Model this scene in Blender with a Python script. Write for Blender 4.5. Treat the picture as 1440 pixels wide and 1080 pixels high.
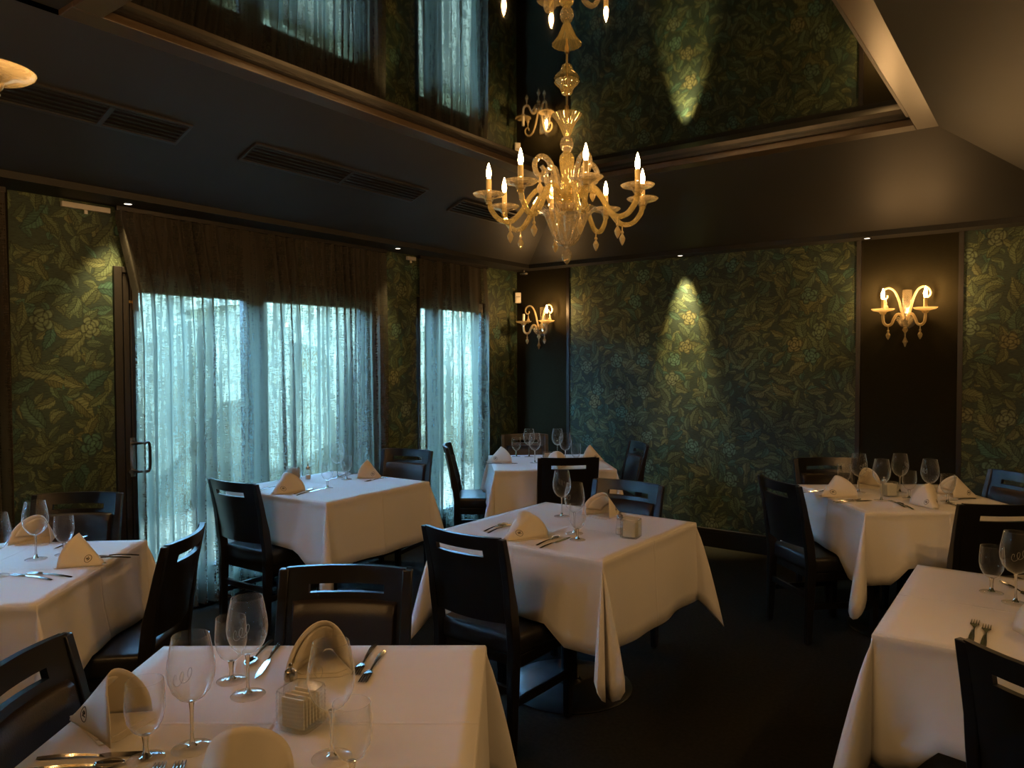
import bpy, math, random
from mathutils import Vector, Matrix
from bpy import data as D
random.seed(7)
PI = math.pi
R = math.radians
scene = bpy.context.scene
for o in list(D.objects):
    D.objects.remove(o)

# ------------------------------------------------------------------ camera, sky, exposure
cam_d = D.cameras.new('camera')
cam_d.sensor_fit = 'HORIZONTAL'
cam_d.sensor_width = 36.0
cam_d.lens = 36.0 * 1045.3 / 1440.0
cam_d.clip_start = 0.02
cam = D.objects.new('camera', cam_d)
scene.collection.objects.link(cam)
yaw, pitch, roll = R(36.41), R(1.691), R(-0.145)
rgt = Vector((math.cos(yaw), math.sin(yaw), 0)); fwd = Vector((-math.sin(yaw), math.cos(yaw), 0)); upv = Vector((0, 0, 1))
fd = fwd * math.cos(pitch) - upv * math.sin(pitch); uu = upv * math.cos(pitch) + fwd * math.sin(pitch)
r2 = rgt * math.cos(roll) + uu * math.sin(roll); u2 = uu * math.cos(roll) - rgt * math.sin(roll)
m = Matrix((r2, u2, -fd)).transposed().to_4x4()
m.translation = (0, 0, 1.5)
cam.matrix_world = m
scene.camera = cam

SKY = 84.0            # overcast daylight outside
BULB = 172.0          # candle bulb emission
SPOT = 30.0           # recessed downlights
world = D.worlds.new('daylight'); scene.world = world
world.use_nodes = True
bg = world.node_tree.nodes['Background']
bg.inputs[0].default_value = (0.25, 0.58, 1.0, 1)
bg.inputs[1].default_value = SKY
vs = scene.view_settings
vs.view_transform = 'Standard'; vs.look = 'None'; vs.exposure = 0.0; vs.gamma = 1.0; vs.use_curve_mapping = False
cy = scene.cycles
cy.caustics_reflective = False; cy.caustics_refractive = False
cy.sample_clamp_indirect = 4.0
cy.max_bounces = 7; cy.diffuse_bounces = 3; cy.glossy_bounces = 3; cy.transmission_bounces = 6; cy.transparent_max_bounces = 20

# ------------------------------------------------------------------ helpers
COL = scene.collection
def tag(o, label=None, cat=None, group=None, kind=None):
    if label: o['label'] = label
    if cat: o['category'] = cat
    if group: o['group'] = group
    if kind: o['kind'] = kind
    return o
def empty(name, loc=(0, 0, 0), rz=0.0):
    o = D.objects.new(name, None); COL.objects.link(o)
    o.empty_display_size = 0.05; o.location = loc; o.rotation_euler = (0, 0, rz)
    return o
def copy_tree(o, parent=None):
    c = o.copy(); COL.objects.link(c)
    if parent: c.parent = parent
    for ch in list(o.children): copy_tree(ch, c)
    return c
class MB:
    def __init__(s): s.v = []; s.f = []
    def add(s, vs_, fs, M=None):
        k = len(s.v)
        s.v += [tuple(M @ Vector(p)) if M else tuple(p) for p in vs_]
        s.f += [tuple(i + k for i in f) for f in fs]
        return s
    def box(s, a, b, M=None, taper=None):
        (x0, y0, z0), (x1, y1, z1) = a, b
        return s.add([(x0, y0, z0), (x1, y0, z0), (x1, y1, z0), (x0, y1, z0), (x0, y0, z1), (x1, y0, z1), (x1, y1, z1), (x0, y1, z1)],
                     [(0, 3, 2, 1), (4, 5, 6, 7), (0, 1, 5, 4), (1, 2, 6, 5), (2, 3, 7, 6), (3, 0, 4, 7)], M)
    def lathe(s, prof, n=32, M=None, flute=0, depth=0.0, frange=None, cap=True):
        vs_, fs = [], []
        for i, (r, z) in enumerate(prof):
            for k in range(n):
                a = 2 * PI * k / n; rr = r
                if flute and (frange is None or frange[0] <= i <= frange[1]): rr = r * (1 + depth * math.cos(flute * a))
                vs_.append((rr * math.cos(a), rr * math.sin(a), z))
        m_ = len(prof)
        for i in range(m_ - 1):
            for k in range(n):
                k2 = (k + 1) % n
                fs.append((i * n + k, i * n + k2, (i + 1) * n + k2, (i + 1) * n + k))
        if cap:
            if prof[0][0] > 1e-6: fs.append(tuple(range(n - 1, -1, -1)))
            if prof[-1][0] > 1e-6: fs.append(tuple((m_ - 1) * n + k for k in range(n)))
        return s.add(vs_, fs, M)
    def tube(s, pts, rad, n=8, M=None, flat=1.0, rib=0.0):
        pts = [Vector(p) for p in pts]; m_ = len(pts)
        rads = rad if isinstance(rad, (list, tuple)) else [rad] * m_
        vs_, fs = [], []; nrm = None
        for i, p in enumerate(pts):
            t = (pts[min(i + 1, m_ - 1)] - pts[max(i - 1, 0)])
            t = t.normalized() if t.length > 1e-9 else Vector((0, 0, 1))
            if nrm is None:
                nrm = t.cross(Vector((0, 0, 1)))
                if nrm.length < 1e-3: nrm = t.cross(Vector((0, 1, 0)))
                nrm.normalize()
            nrm = (nrm - t * nrm.dot(t)).normalized(); b = t.cross(nrm)
            for k in range(n):
                a = 2 * PI * k / n
                vs_.append(p + (nrm * math.cos(a) + b * math.sin(a) * flat) * rads[i] * (1 - rib * (k % 2)))
        for i in range(m_ - 1):
            for k in range(n):
                k2 = (k + 1) % n
                fs.append((i * n + k, i * n + k2, (i + 1) * n + k2, (i + 1) * n + k))
        fs.append(tuple(range(n - 1, -1, -1))); fs.append(tuple((m_ - 1) * n + k for k in range(n)))
        return s.add(vs_, fs, M)
    def grid(s, P, M=None):
        nr, nc = len(P), len(P[0])
        return s.add([p for row in P for p in row], [(i * nc + j, i * nc + j + 1, (i + 1) * nc + j + 1, (i + 1) * nc + j) for i in range(nr - 1) for j in range(nc - 1)], M)
    def mesh(s, name, mat, smooth=35):
        me = D.meshes.new(name); me.from_pydata(s.v, [], s.f); me.validate(); me.update()
        me.materials.append(mat)
        if smooth:
            me.polygons.foreach_set('use_smooth', [True] * len(me.polygons))
            me.set_sharp_from_angle(angle=R(smooth))
        return me
    def build(s, name, mat, parent=None, smooth=35, bevel=0.0, solid=0.0):
        o = D.objects.new(name, s.mesh(name, mat, smooth)); COL.objects.link(o)
        if parent: o.parent = parent
        if solid:
            md = o.modifiers.new('solid', 'SOLIDIFY'); md.thickness = solid; md.offset = -1
        if bevel:
            md = o.modifiers.new('bevel', 'BEVEL'); md.width = bevel; md.segments = 2; md.limit_method = 'ANGLE'; md.angle_limit = R(40)
        return o
def bez(pts, n=24):
    # Catmull-Rom through the points
    P = [Vector(p) for p in pts]; P = [P[0] * 2 - P[1]] + P + [P[-1] * 2 - P[-2]]; out = []
    seg = len(P) - 3; per = max(2, n // seg)
    for i in range(seg):
        a, b, c, d = P[i:i + 4]
        for k in range(per):
            t = k / per
            out.append(0.5 * ((2 * b) + (c - a) * t + (2 * a - 5 * b + 4 * c - d) * t * t + (3 * b - a - 3 * c + d) * t ** 3))
    out.append(P[-2]); return out

# ------------------------------------------------------------------ materials
def nmat(name):
    mt = D.materials.new(name); mt.use_nodes = True; nt = mt.node_tree; nt.nodes.clear()
    out = nt.nodes.new('ShaderNodeOutputMaterial')
    return mt, nt, out
def N(nt, typ, **kw):
    n = nt.nodes.new(typ)
    for k, v in kw.items():
        if k == 'inp':
            for a, b in v.items(): n.inputs[a].default_value = b
        else: setattr(n, k, v)
    return n
def L(nt, a, b): nt.links.new(a, b)
def princ(name, col, rough=0.5, metal=0.0, spec=0.5, noise=0.0, nscale=20.0, bump=0.0, bscale=200.0, stretch=None, coat=0.0):
    mt, nt, out = nmat(name)
    p = N(nt, 'ShaderNodeBsdfPrincipled', inp={'Base Color': (*col, 1), 'Roughness': rough, 'Metallic': metal, 'Specular IOR Level': spec, 'Coat Weight': coat})
    L(nt, p.outputs[0], out.inputs[0])
    if noise or bump:
        tc = N(nt, 'ShaderNodeTexCoord'); mp = N(nt, 'ShaderNodeMapping')
        if stretch: mp.inputs['Scale'].default_value = stretch
        L(nt, tc.outputs['Object'], mp.inputs[0])
    if noise:
        nz = N(nt, 'ShaderNodeTexNoise', inp={'Scale': nscale, 'Detail': 4.0}); L(nt, mp.outputs[0], nz.inputs['Vector'])
        rp = N(nt, 'ShaderNodeMix', data_type='RGBA', inp={6: (*[c * (1 - noise) for c in col], 1), 7: (*[min(1, c * (1 + noise)) for c in col], 1)})
        L(nt, nz.outputs[0], rp.inputs[0]); L(nt, rp.outputs[2], p.inputs['Base Color'])
    if bump:
        nb = N(nt, 'ShaderNodeTexNoise', inp={'Scale': bscale, 'Detail': 3.0}); L(nt, mp.outputs[0], nb.inputs['Vector'])
        bp = N(nt, 'ShaderNodeBump', inp={'Strength': bump, 'Distance': 0.002}); L(nt, nb.outputs[0], bp.inputs['Height']); L(nt, bp.outputs[0], p.inputs['Normal'])
    return mt
def thin_glass(name, tint, gcol, edge=0.35, rough=0.03, diff=0.0, dcol=(1, 1, 1), base=0.04, ediff=0.0):
    mt, nt, out = nmat(name)
    tr = N(nt, 'ShaderNodeBsdfTransparent', inp={0: (*tint, 1)}); gl = N(nt, 'ShaderNodeBsdfGlossy', inp={0: (*gcol, 1), 'Roughness': rough})
    lw = N(nt, 'ShaderNodeLayerWeight', inp={0: 0.5}); pw = N(nt, 'ShaderNodeMath', operation='POWER', inp={1: edge}); L(nt, lw.outputs['Facing'], pw.inputs[0])
    mr = N(nt, 'ShaderNodeMapRange', inp={1: 0.0, 2: 1.0, 3: base, 4: 0.95})
    mx = N(nt, 'ShaderNodeMixShader'); L(nt, pw.outputs[0], mr.inputs[0]); L(nt, mr.outputs[0], mx.inputs[0])
    L(nt, tr.outputs[0], mx.inputs[1]); L(nt, gl.outputs[0], mx.inputs[2]); last = mx
    if ediff:  # whitish edge colour stands in for bright refraction at the glass rims
        d1 = N(nt, 'ShaderNodeBsdfDiffuse', inp={0: (0.9, 0.92, 0.95, 1)}); d2_ = N(nt, 'ShaderNodeBsdfTranslucent', inp={0: (0.9, 0.92, 0.95, 1)}); dm = N(nt, 'ShaderNodeMixShader', inp={0: 0.5}); em = N(nt, 'ShaderNodeMixShader', inp={0: ediff})
        L(nt, d1.outputs[0], dm.inputs[1]); L(nt, d2_.outputs[0], dm.inputs[2]); L(nt, gl.outputs[0], em.inputs[1]); L(nt, dm.outputs[0], em.inputs[2]); L(nt, em.outputs[0], mx.inputs[2])
    if diff:
        df = N(nt, 'ShaderNodeBsdfDiffuse', inp={0: (*dcol, 1)}); tl = N(nt, 'ShaderNodeBsdfTranslucent', inp={0: (*dcol, 1)})
        m0 = N(nt, 'ShaderNodeMixShader', inp={0: 0.5}); L(nt, df.outputs[0], m0.inputs[1]); L(nt, tl.outputs[0], m0.inputs[2])
        m2 = N(nt, 'ShaderNodeMixShader', inp={0: diff}); L(nt, mx.outputs[0], m2.inputs[1]); L(nt, m0.outputs[0], m2.inputs[2]); last = m2
    L(nt, last.outputs[0], out.inputs[0]); return mt
def emit(name, col, s):
    mt, nt, out = nmat(name); e = N(nt, 'ShaderNodeEmission', inp={0: (*col, 1), 1: s}); L(nt, e.outputs[0], out.inputs[0]); return mt

M = {}
M['wood'] = princ('black_wood', (0.009, 0.008, 0.008), 0.32, noise=0.3, nscale=14, stretch=(1, 1, 0.1))
M['frame'] = princ('dark_frame_wood', (0.010, 0.0075, 0.006), 0.4, noise=0.4, nscale=12, stretch=(1, 1, 0.08))
M['seat'] = princ('black_leather', (0.012, 0.012, 0.013), 0.36, bump=0.25, bscale=260)
M['pad'] = princ('brown_leather', (0.016, 0.0098, 0.007), 0.42, bump=0.25, bscale=260)
M['steel'] = princ('steel', (0.62, 0.60, 0.57), 0.16, metal=1.0)
M['cap'] = princ('brushed_cap', (0.55, 0.53, 0.50), 0.25, metal=1.0)
M['carpet'] = princ('carpet', (0.021, 0.020, 0.015), 0.95, noise=0.5, nscale=60, bump=0.6, bscale=500, spec=0.1)
M['paint'] = princ('ceiling_paint', (0.026, 0.025, 0.023), 0.55, noise=0.08, nscale=3, spec=0.3)
M['wallpaint'] = princ('wall_paint', (0.012, 0.011, 0.010), 0.6, spec=0.3)
M['trim'] = princ('trim_wood', (0.055, 0.036, 0.020), 0.30, noise=0.35, nscale=10, stretch=(1, 0.08, 1), spec=0.6)
M['mirror'] = princ('smoked_mirror', (0.43, 0.44, 0.42), 0.025, metal=1.0)
M['base'] = princ('black_metal', (0.010, 0.010, 0.011), 0.35, spec=0.5)
M['white'] = princ('white_plastic', (0.72, 0.69, 0.62), 0.45)
M['rail'] = princ('white_rail', (0.55, 0.52, 0.47), 0.5)
M['vent'] = princ('vent_metal', (0.024, 0.022, 0.019), 0.5)
M['dark'] = princ('dark_void', (0.004, 0.004, 0.004), 0.9, spec=0.0)
M['ink'] = princ('dark_thread', (0.03, 0.018, 0.014), 0.8)
M['packet'] = princ('paper', (0.75, 0.72, 0.66), 0.7)
M['salt'] = princ('salt', (0.8, 0.78, 0.74), 0.9)
M['wglass'] = thin_glass('clear_glass', (0.985, 0.99, 0.99), (0.95, 0.97, 1.0), 2.2, 0.03, base=0.035, ediff=0.5)
M['ribglass'] = thin_glass('ribbed_glass', (0.95, 0.96, 0.95), (0.95, 0.97, 1.0), 3.5, 0.05, base=0.05, diff=0.05)
M['pane'] = thin_glass('window_pane', (0.97, 0.99, 0.98), (1, 1, 1), 5.0, 0.0, base=0.03)
M['amber'] = thin_glass('golden_glass', (0.99, 0.92, 0.74), (1.0, 0.93, 0.66), 1.1, 0.05, base=0.20, diff=0.27, dcol=(1.0, 0.86, 0.42))
M['clearamb'] = thin_glass('pale_glass', (0.99, 0.97, 0.92), (1.0, 0.95, 0.85), 1.4, 0.07, base=0.12, diff=0.15, dcol=(0.95, 0.83, 0.55))
M['candle'] = princ('candle_sleeve', (0.78, 0.62, 0.30), 0.5)  # sleeve yellowed, the glow of its lit bulb painted in
M['candle_off'] = princ('candle_sleeve_unlit', (0.78, 0.72, 0.58), 0.5)  # same sleeve without the bulb glow in its colour
M['brass'] = princ('brass', (0.55, 0.38, 0.16), 0.3, metal=1.0)
M['bulb'] = emit('lit_bulb', (1.0, 0.555, 0.21), BULB)
M['bulb_bright'] = emit('bright_lit_bulb', (1.0, 0.555, 0.21), BULB * 3.6)
M['bulb_sconce'] = emit('sconce_bulb', (1.0, 0.555, 0.21), BULB * 3.7)
M['bulb_side'] = emit('side_bulb', (1.0, 0.555, 0.21), BULB * 9.0)
M['lens'] = emit('downlight_lens', (1.0, 0.86, 0.66), 5.0)
M['paving'] = princ('paving', (0.135, 0.082, 0.036), 0.8, noise=0.2, nscale=3)
M['hedge'] = princ('hedge_leaves', (0.118, 0.084, 0.030), 0.7, noise=0.5, nscale=5)
M['etch'] = princ('etched_white', (0.5, 0.5, 0.5), 0.8)

def solid_glass(c=(0.97, 0.98, 0.98)):
    mt, nt, out = nmat('solid_glass')
    g = N(nt, 'ShaderNodeBsdfGlass', inp={0: (*c, 1), 'Roughness': 0.0, 'IOR': 1.45}); L(nt, g.outputs[0], out.inputs[0]); return mt
M['sglass'] = solid_glass()
M['sconce_glass'] = thin_glass('sconce_glass', (0.97, 0.93, 0.84), (1.0, 0.94, 0.80), 1.3, 0.08, base=0.18, diff=0.42, dcol=(0.95, 0.80, 0.48))

def cloth_mat(name, col, crease):
    mt, nt, out = nmat(name)
    p = N(nt, 'ShaderNodeBsdfPrincipled', inp={'Base Color': (*col, 1), 'Roughness': 0.85, 'Specular IOR Level': 0.15, 'Sheen Weight': 0.1})
    tc = N(nt, 'ShaderNodeTexCoord')
    big = N(nt, 'ShaderNodeTexNoise', inp={'Scale': 5.0, 'Detail': 3.0, 'Distortion': 0.6}); L(nt, tc.outputs['Object'], big.inputs['Vector'])
    fine = N(nt, 'ShaderNodeTexNoise', inp={'Scale': 420.0, 'Detail': 1.0}); L(nt, tc.outputs['Object'], fine.inputs['Vector'])
    b1 = N(nt, 'ShaderNodeBump', inp={'Strength': 0.35, 'Distance': 0.012}); L(nt, big.outputs[0], b1.inputs['Height'])
    b2 = N(nt, 'ShaderNodeBump', inp={'Strength': 0.12, 'Distance': 0.001}); L(nt, fine.outputs[0], b2.inputs['Height']); L(nt, b1.outputs[0], b2.inputs['Normal'])
    last = b2
    if crease:
        sx = N(nt, 'ShaderNodeSeparateXYZ'); L(nt, tc.outputs['Object'], sx.inputs[0])
        tot = None
        for ax, off in crease:
            a = N(nt, 'ShaderNodeMath', operation='SUBTRACT', inp={1: off}); L(nt, sx.outputs[ax], a.inputs[0])
            ab = N(nt, 'ShaderNodeMath', operation='ABSOLUTE'); L(nt, a.outputs[0], ab.inputs[0])
            mr = N(nt, 'ShaderNodeMapRange', interpolation_type='SMOOTHSTEP', inp={1: 0.0, 2: 0.008, 3: 1.0, 4: 0.0}); L(nt, ab.outputs[0], mr.inputs[0])
            if tot is None: tot = mr
            else:
                mxx = N(nt, 'ShaderNodeMath', operation='MAXIMUM'); L(nt, tot.outputs[0], mxx.inputs[0]); L(nt, mr.outputs[0], mxx.inputs[1]); tot = mxx
        b3 = N(nt, 'ShaderNodeBump', inp={'Strength': 0.6, 'Distance': 0.004}); L(nt, tot.outputs[0], b3.inputs['Height']); L(nt, b2.outputs[0], b3.inputs['Normal']); last = b3
    L(nt, last.outputs[0], p.inputs['Normal']); L(nt, p.outputs[0], out.inputs[0]); return mt
M['cloth'] = cloth_mat('white_tablecloth', (0.76, 0.73, 0.70), [(0, 0.0), (1, 0.0)])
M['napkin'] = cloth_mat('cream_napkin', (0.74, 0.68, 0.58), None)

def wallpaper():
    mt, nt, out = nmat('foliage_wallpaper')
    def mth(op, a, b=None, c=None):
        n = nt.nodes.new('ShaderNodeMath'); n.operation = op
        for i, v in enumerate((a, b, c)):
            if v is None: continue
            if isinstance(v, (int, float)): n.inputs[i].default_value = v
            else: L(nt, v, n.inputs[i])
        return n.outputs[0]
    def rng(v, a0, a1, b0, b1):
        n = N(nt, 'ShaderNodeMapRange', interpolation_type='SMOOTHSTEP', inp={1: a0, 2: a1, 3: b0, 4: b1}); L(nt, v, n.inputs[0]); return n.outputs[0]
    tc = N(nt, 'ShaderNodeTexCoord'); sp = N(nt, 'ShaderNodeSeparateXYZ'); L(nt, tc.outputs['Object'], sp.inputs[0])
    cx = mth('ADD', sp.outputs[0], sp.outputs[1])
    cb = N(nt, 'ShaderNodeCombineXYZ'); L(nt, cx, cb.inputs[0]); L(nt, sp.outputs[2], cb.inputs[1])
    wz = N(nt, 'ShaderNodeTexNoise', inp={'Scale': 9.0, 'Detail': 2.0}); L(nt, cb.outputs[0], wz.inputs['Vector'])
    sub = N(nt, 'ShaderNodeVectorMath', operation='SUBTRACT', inp={1: (0.5, 0.5, 0.5)}); L(nt, wz.outputs['Color'], sub.inputs[0])
    scl = N(nt, 'ShaderNodeVectorMath', operation='SCALE', inp={'Scale': 0.05}); L(nt, sub.outputs[0], scl.inputs[0])
    wp = N(nt, 'ShaderNodeVectorMath', operation='ADD'); L(nt, cb.outputs[0], wp.inputs[0]); L(nt, scl.outputs[0], wp.inputs[1])
    def stamp(scale, off):
        ad = N(nt, 'ShaderNodeVectorMath', operation='ADD', inp={1: (off, off * 1.7, 0)}); L(nt, wp.outputs[0], ad.inputs[0])
        v = N(nt, 'ShaderNodeTexVoronoi', voronoi_dimensions='2D', inp={'Scale': scale, 'Randomness': 0.85}); L(nt, ad.outputs[0], v.inputs['Vector'])
        df = N(nt, 'ShaderNodeVectorMath', operation='SUBTRACT'); L(nt, ad.outputs[0], df.inputs[0]); L(nt, v.outputs['Position'], df.inputs[1])
        sc_ = N(nt, 'ShaderNodeVectorMath', operation='SCALE', inp={'Scale': scale}); L(nt, df.outputs[0], sc_.inputs[0])
        d = N(nt, 'ShaderNodeSeparateXYZ'); L(nt, sc_.outputs[0], d.inputs[0])
        cs = N(nt, 'ShaderNodeSeparateColor'); L(nt, v.outputs['Color'], cs.inputs[0])
        return d.outputs[0], d.outputs[1], cs.outputs[0], cs.outputs[1]
    def leaf(scale, off, Ln, W):
        dx, dy, r1, r2_ = stamp(scale, off)
        an = mth('MULTIPLY', r1, 6.283); c_, s_ = mth('COSINE', an), mth('SINE', an)
        u = mth('ADD', mth('MULTIPLY', dx, c_), mth('MULTIPLY', dy, s_)); v = mth('SUBTRACT', mth('MULTIPLY', dy, c_), mth('MULTIPLY', dx, s_))
        v = mth('ADD', v, mth('MULTIPLY', mth('MULTIPLY', u, u), 0.35)); av = mth('ABSOLUTE', v)
        hw = mth('MULTIPLY', mth('SUBTRACT', 1.0, mth('POWER', mth('ABSOLUTE', mth('DIVIDE', u, Ln)), 2.0)), W)
        hw = mth('ADD', hw, mth('MULTIPLY', mth('SINE', mth('MULTIPLY', u, 26.0)), 0.018))
        ins = mth('SUBTRACT', hw, av); mask = rng(ins, 0.0, 0.03, 0.0, 1.0); rim_ = rng(ins, 0.0, 0.09, 0.25, 1.0)
        mid = rng(av, 0.006, 0.03, 0.45, 1.0)
        sv = rng(mth('SINE', mth('MULTIPLY', mth('SUBTRACT', u, mth('MULTIPLY', av, 0.9)), 55.0)), -1.0, -0.1, 0.62, 1.0)
        half = rng(v, -0.02, 0.02, 0.72, 1.08)
        return mask, mth('MULTIPLY', mth('MULTIPLY', rim_, mid), mth('MULTIPLY', sv, half)), r2_
    def flower(scale, off, rad, pet):
        dx, dy, r1, r2_ = stamp(scale, off)
        r = mth('SQRT', mth('ADD', mth('MULTIPLY', dx, dx), mth('MULTIPLY', dy, dy))); th = mth('ADD', mth('ARCTAN2', dy, dx), mth('MULTIPLY', r1, 6.28))
        pc = mth('ABSOLUTE', mth('COSINE', mth('MULTIPLY', th, pet))); lim = mth('MULTIPLY', mth('ADD', mth('MULTIPLY', pc, 0.35), 0.65), rad)
        ins = mth('SUBTRACT', lim, r); mask = rng(ins, 0.0, 0.02, 0.0, 1.0)
        ring = rng(mth('SINE', mth('MULTIPLY', r, 70.0)), -1.0, 0.3, 0.45, 1.0)
        ctr = rng(r, 0.05, 0.075, 1.3, 1.0)
        sh = mth('MULTIPLY', mth('MULTIPLY', rng(ins, 0.0, 0.07, 0.25, 1.0), ring), mth('MULTIPLY', rng(pc, 0.05, 0.5, 0.4, 1.0), ctr))
        return mask, sh, r2_
    def ramp(stops):
        n = N(nt, 'ShaderNodeValToRGB'); cr = n.color_ramp
        cr.elements[0].color = (*stops[0][1], 1); cr.elements[0].position = stops[0][0]; cr.elements[1].color = (*stops[-1][1], 1); cr.elements[1].position = stops[-1][0]
        for p_, c_ in stops[1:-1]: cr.elements.new(p_).color = (*c_, 1)
        return n
    LEAF = [(0.0, (.070, .108, .062)), (0.3, (.124, .150, .070)), (0.5, (.054, .124, .092)), (0.7, (.155, .162, .070)), (1.0, (.088, .142, .082))]
    FLOW = [(0.0, (.175, .188, .090)), (0.5, (.075, .166, .125)), (1.0, (.200, .184, .080))]
    col = N(nt, 'ShaderNodeRGB'); col.outputs[0].default_value = (.034, .052, .036, 1); last = col.outputs[0]
    for (mask, sh, rr), st in ((leaf(13.0, 0.37, .62, .27), LEAF), (leaf(10.0, 1.91, .62, .27), LEAF), (leaf(6.0, 3.33, .62, .27), LEAF), (leaf(8.0, 5.1, .60, .25), LEAF), (flower(4.2, 7.7, .30, 2.5), FLOW)):
        thr = 0.62 if st is FLOW else 0.2
        rp_ = ramp(st); L(nt, rr, rp_.inputs[0])
        vmu = N(nt, 'ShaderNodeVectorMath', operation='SCALE'); L(nt, rp_.outputs[0], vmu.inputs[0]); L(nt, sh, vmu.inputs['Scale'])
        pick = mth('MULTIPLY', mask, mth('GREATER_THAN', mth('FRACT', mth('MULTIPLY', rr, 7.31)), thr))
        mx = N(nt, 'ShaderNodeMix', data_type='RGBA'); L(nt, pick, mx.inputs[0]); L(nt, last, mx.inputs[6]); L(nt, vmu.outputs[0], mx.inputs[7]); last = mx.outputs[2]
    wv = N(nt, 'ShaderNodeTexNoise', inp={'Scale': 60.0, 'Detail': 2.0}); mp = N(nt, 'ShaderNodeMapping', inp={'Scale': (0.5, 9.0, 1.0)})
    L(nt, cb.outputs[0], mp.inputs[0]); L(nt, mp.outputs[0], wv.inputs['Vector'])
    lin = rng(wv.outputs[0], 0.3, 0.7, 0.55, 1.25)
    big = N(nt, 'ShaderNodeTexNoise', inp={'Scale': 1.7, 'Detail': 2.0}); L(nt, cb.outputs[0], big.inputs['Vector'])
    tot = mth('MULTIPLY', lin, rng(big.outputs[0], 0.3, 0.7, 0.7, 1.3))
    vm = N(nt, 'ShaderNodeVectorMath', operation='SCALE'); L(nt, last, vm.inputs[0]); L(nt, tot, vm.inputs['Scale'])
    p = N(nt, 'ShaderNodeBsdfPrincipled', inp={'Roughness': 0.6, 'Specular IOR Level': 0.3})
    L(nt, vm.outputs[0], p.inputs['Base Color']); L(nt, p.outputs[0], out.inputs[0]); return mt
M['wallpaper'] = wallpaper()

def linen(name, col):
    mt, nt, out = nmat(name)
    tc = N(nt, 'ShaderNodeTexCoord'); mp = N(nt, 'ShaderNodeMapping', inp={'Scale': (4.0, 4.0, 60.0)}); L(nt, tc.outputs['Object'], mp.inputs[0])
    nz = N(nt, 'ShaderNodeTexNoise', inp={'Scale': 8.0, 'Detail': 3.0}); L(nt, mp.outputs[0], nz.inputs['Vector'])
    mx = N(nt, 'ShaderNodeMix', data_type='RGBA', inp={6: (*[c * 0.6 for c in col], 1), 7: (*[c * 1.4 for c in col], 1)}); L(nt, nz.outputs[0], mx.inputs[0])
    p = N(nt, 'ShaderNodeBsdfPrincipled', inp={'Roughness': 1.0, 'Specular IOR Level': 0.03}); L(nt, mx.outputs[2], p.inputs['Base Color']); L(nt, p.outputs[0], out.inputs[0])
    return mt
M['linen'] = linen('dark_linen', (0.019, 0.0165, 0.0092))

def curtain_mat():
    mt, nt, out = nmat('sheer_curtain')
    tc = N(nt, 'ShaderNodeTexCoord')
    def weave(scale):
        mp = N(nt, 'ShaderNodeMapping', inp={'Scale': scale}); L(nt, tc.outputs['Object'], mp.inputs[0])
        nz = N(nt, 'ShaderNodeTexNoise', inp={'Scale': 1.0, 'Detail': 1.5}); L(nt, mp.outputs[0], nz.inputs['Vector']); return nz
    a = weave((20, 170, 14)); b = weave((20, 30, 150))
    mul = N(nt, 'ShaderNodeMath', operation='ADD'); L(nt, a.outputs[0], mul.inputs[0]); L(nt, b.outputs[0], mul.inputs[1])
    mr0 = N(nt, 'ShaderNodeMapRange', inp={1: 0.80, 2: 1.25, 3: 0.11, 4: 0.44}); L(nt, mul.outputs[0], mr0.inputs[0])
    # an open weave closes up when it is seen or lit edge-on
    lw = N(nt, 'ShaderNodeLayerWeight', inp={0: 0.5}); co = N(nt, 'ShaderNodeMath', operation='SUBTRACT', inp={0: 1.0}); L(nt, lw.outputs['Facing'], co.inputs[1])
    pw = N(nt, 'ShaderNodeMath', operation='POWER', inp={1: 2.6}); L(nt, co.outputs[0], pw.inputs[0])
    st = weave((8, 46, 0.7)); sr = N(nt, 'ShaderNodeMapRange', inp={1: 0.34, 2: 0.66, 3: 0.28, 4: 1.45}); L(nt, st.outputs[0], sr.inputs[0])   # denser and thinner yarn stripes standing in for dark fold bands
    mq = N(nt, 'ShaderNodeMath', operation='MULTIPLY'); L(nt, mr0.outputs[0], mq.inputs[0]); L(nt, sr.outputs[0], mq.inputs[1])
    mr = N(nt, 'ShaderNodeMath', operation='MULTIPLY'); L(nt, mq.outputs[0], mr.inputs[0]); L(nt, pw.outputs[0], mr.inputs[1])
    df = N(nt, 'ShaderNodeBsdfDiffuse', inp={0: (0.115, 0.102, 0.085, 1)}); tl = N(nt, 'ShaderNodeBsdfTranslucent', inp={0: (0.066, 0.070, 0.052, 1)})
    ms = N(nt, 'ShaderNodeMixShader', inp={0: 0.5}); L(nt, df.outputs[0], ms.inputs[1]); L(nt, tl.outputs[0], ms.inputs[2])
    tr = N(nt, 'ShaderNodeBsdfTransparent')
    mx = N(nt, 'ShaderNodeMixShader'); L(nt, mr.outputs[0], mx.inputs[0]); L(nt, ms.outputs[0], mx.inputs[1]); L(nt, tr.outputs[0], mx.inputs[2])
    L(nt, mx.outputs[0], out.inputs[0]); return mt
M['curtain'] = curtain_mat()

# ------------------------------------------------------------------ the room
XA, YB, XC, YD = -4.21, 5.788, 0.62, -2.6          # inner faces of the walls
ZS, ZU, ZT, ZM = 2.395, 2.36, 2.764, 2.814         # soffit fascia top, soffit underside, trim, mirror
EA, EB, EC = -3.945, 5.618, 0.17                   # soffit edges
TX0, TX1, TY0, TY1 = -2.950, -0.547, 1.23, 4.623   # tray opening
b = MB(); b.box((XA - .3, YD - .3, -0.1), (XC + .3, YB + .3, 0.0)); floor = tag(b.build('floor', M['carpet'], smooth=0), 'dark plain carpet under all the tables', kind='structure')

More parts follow.
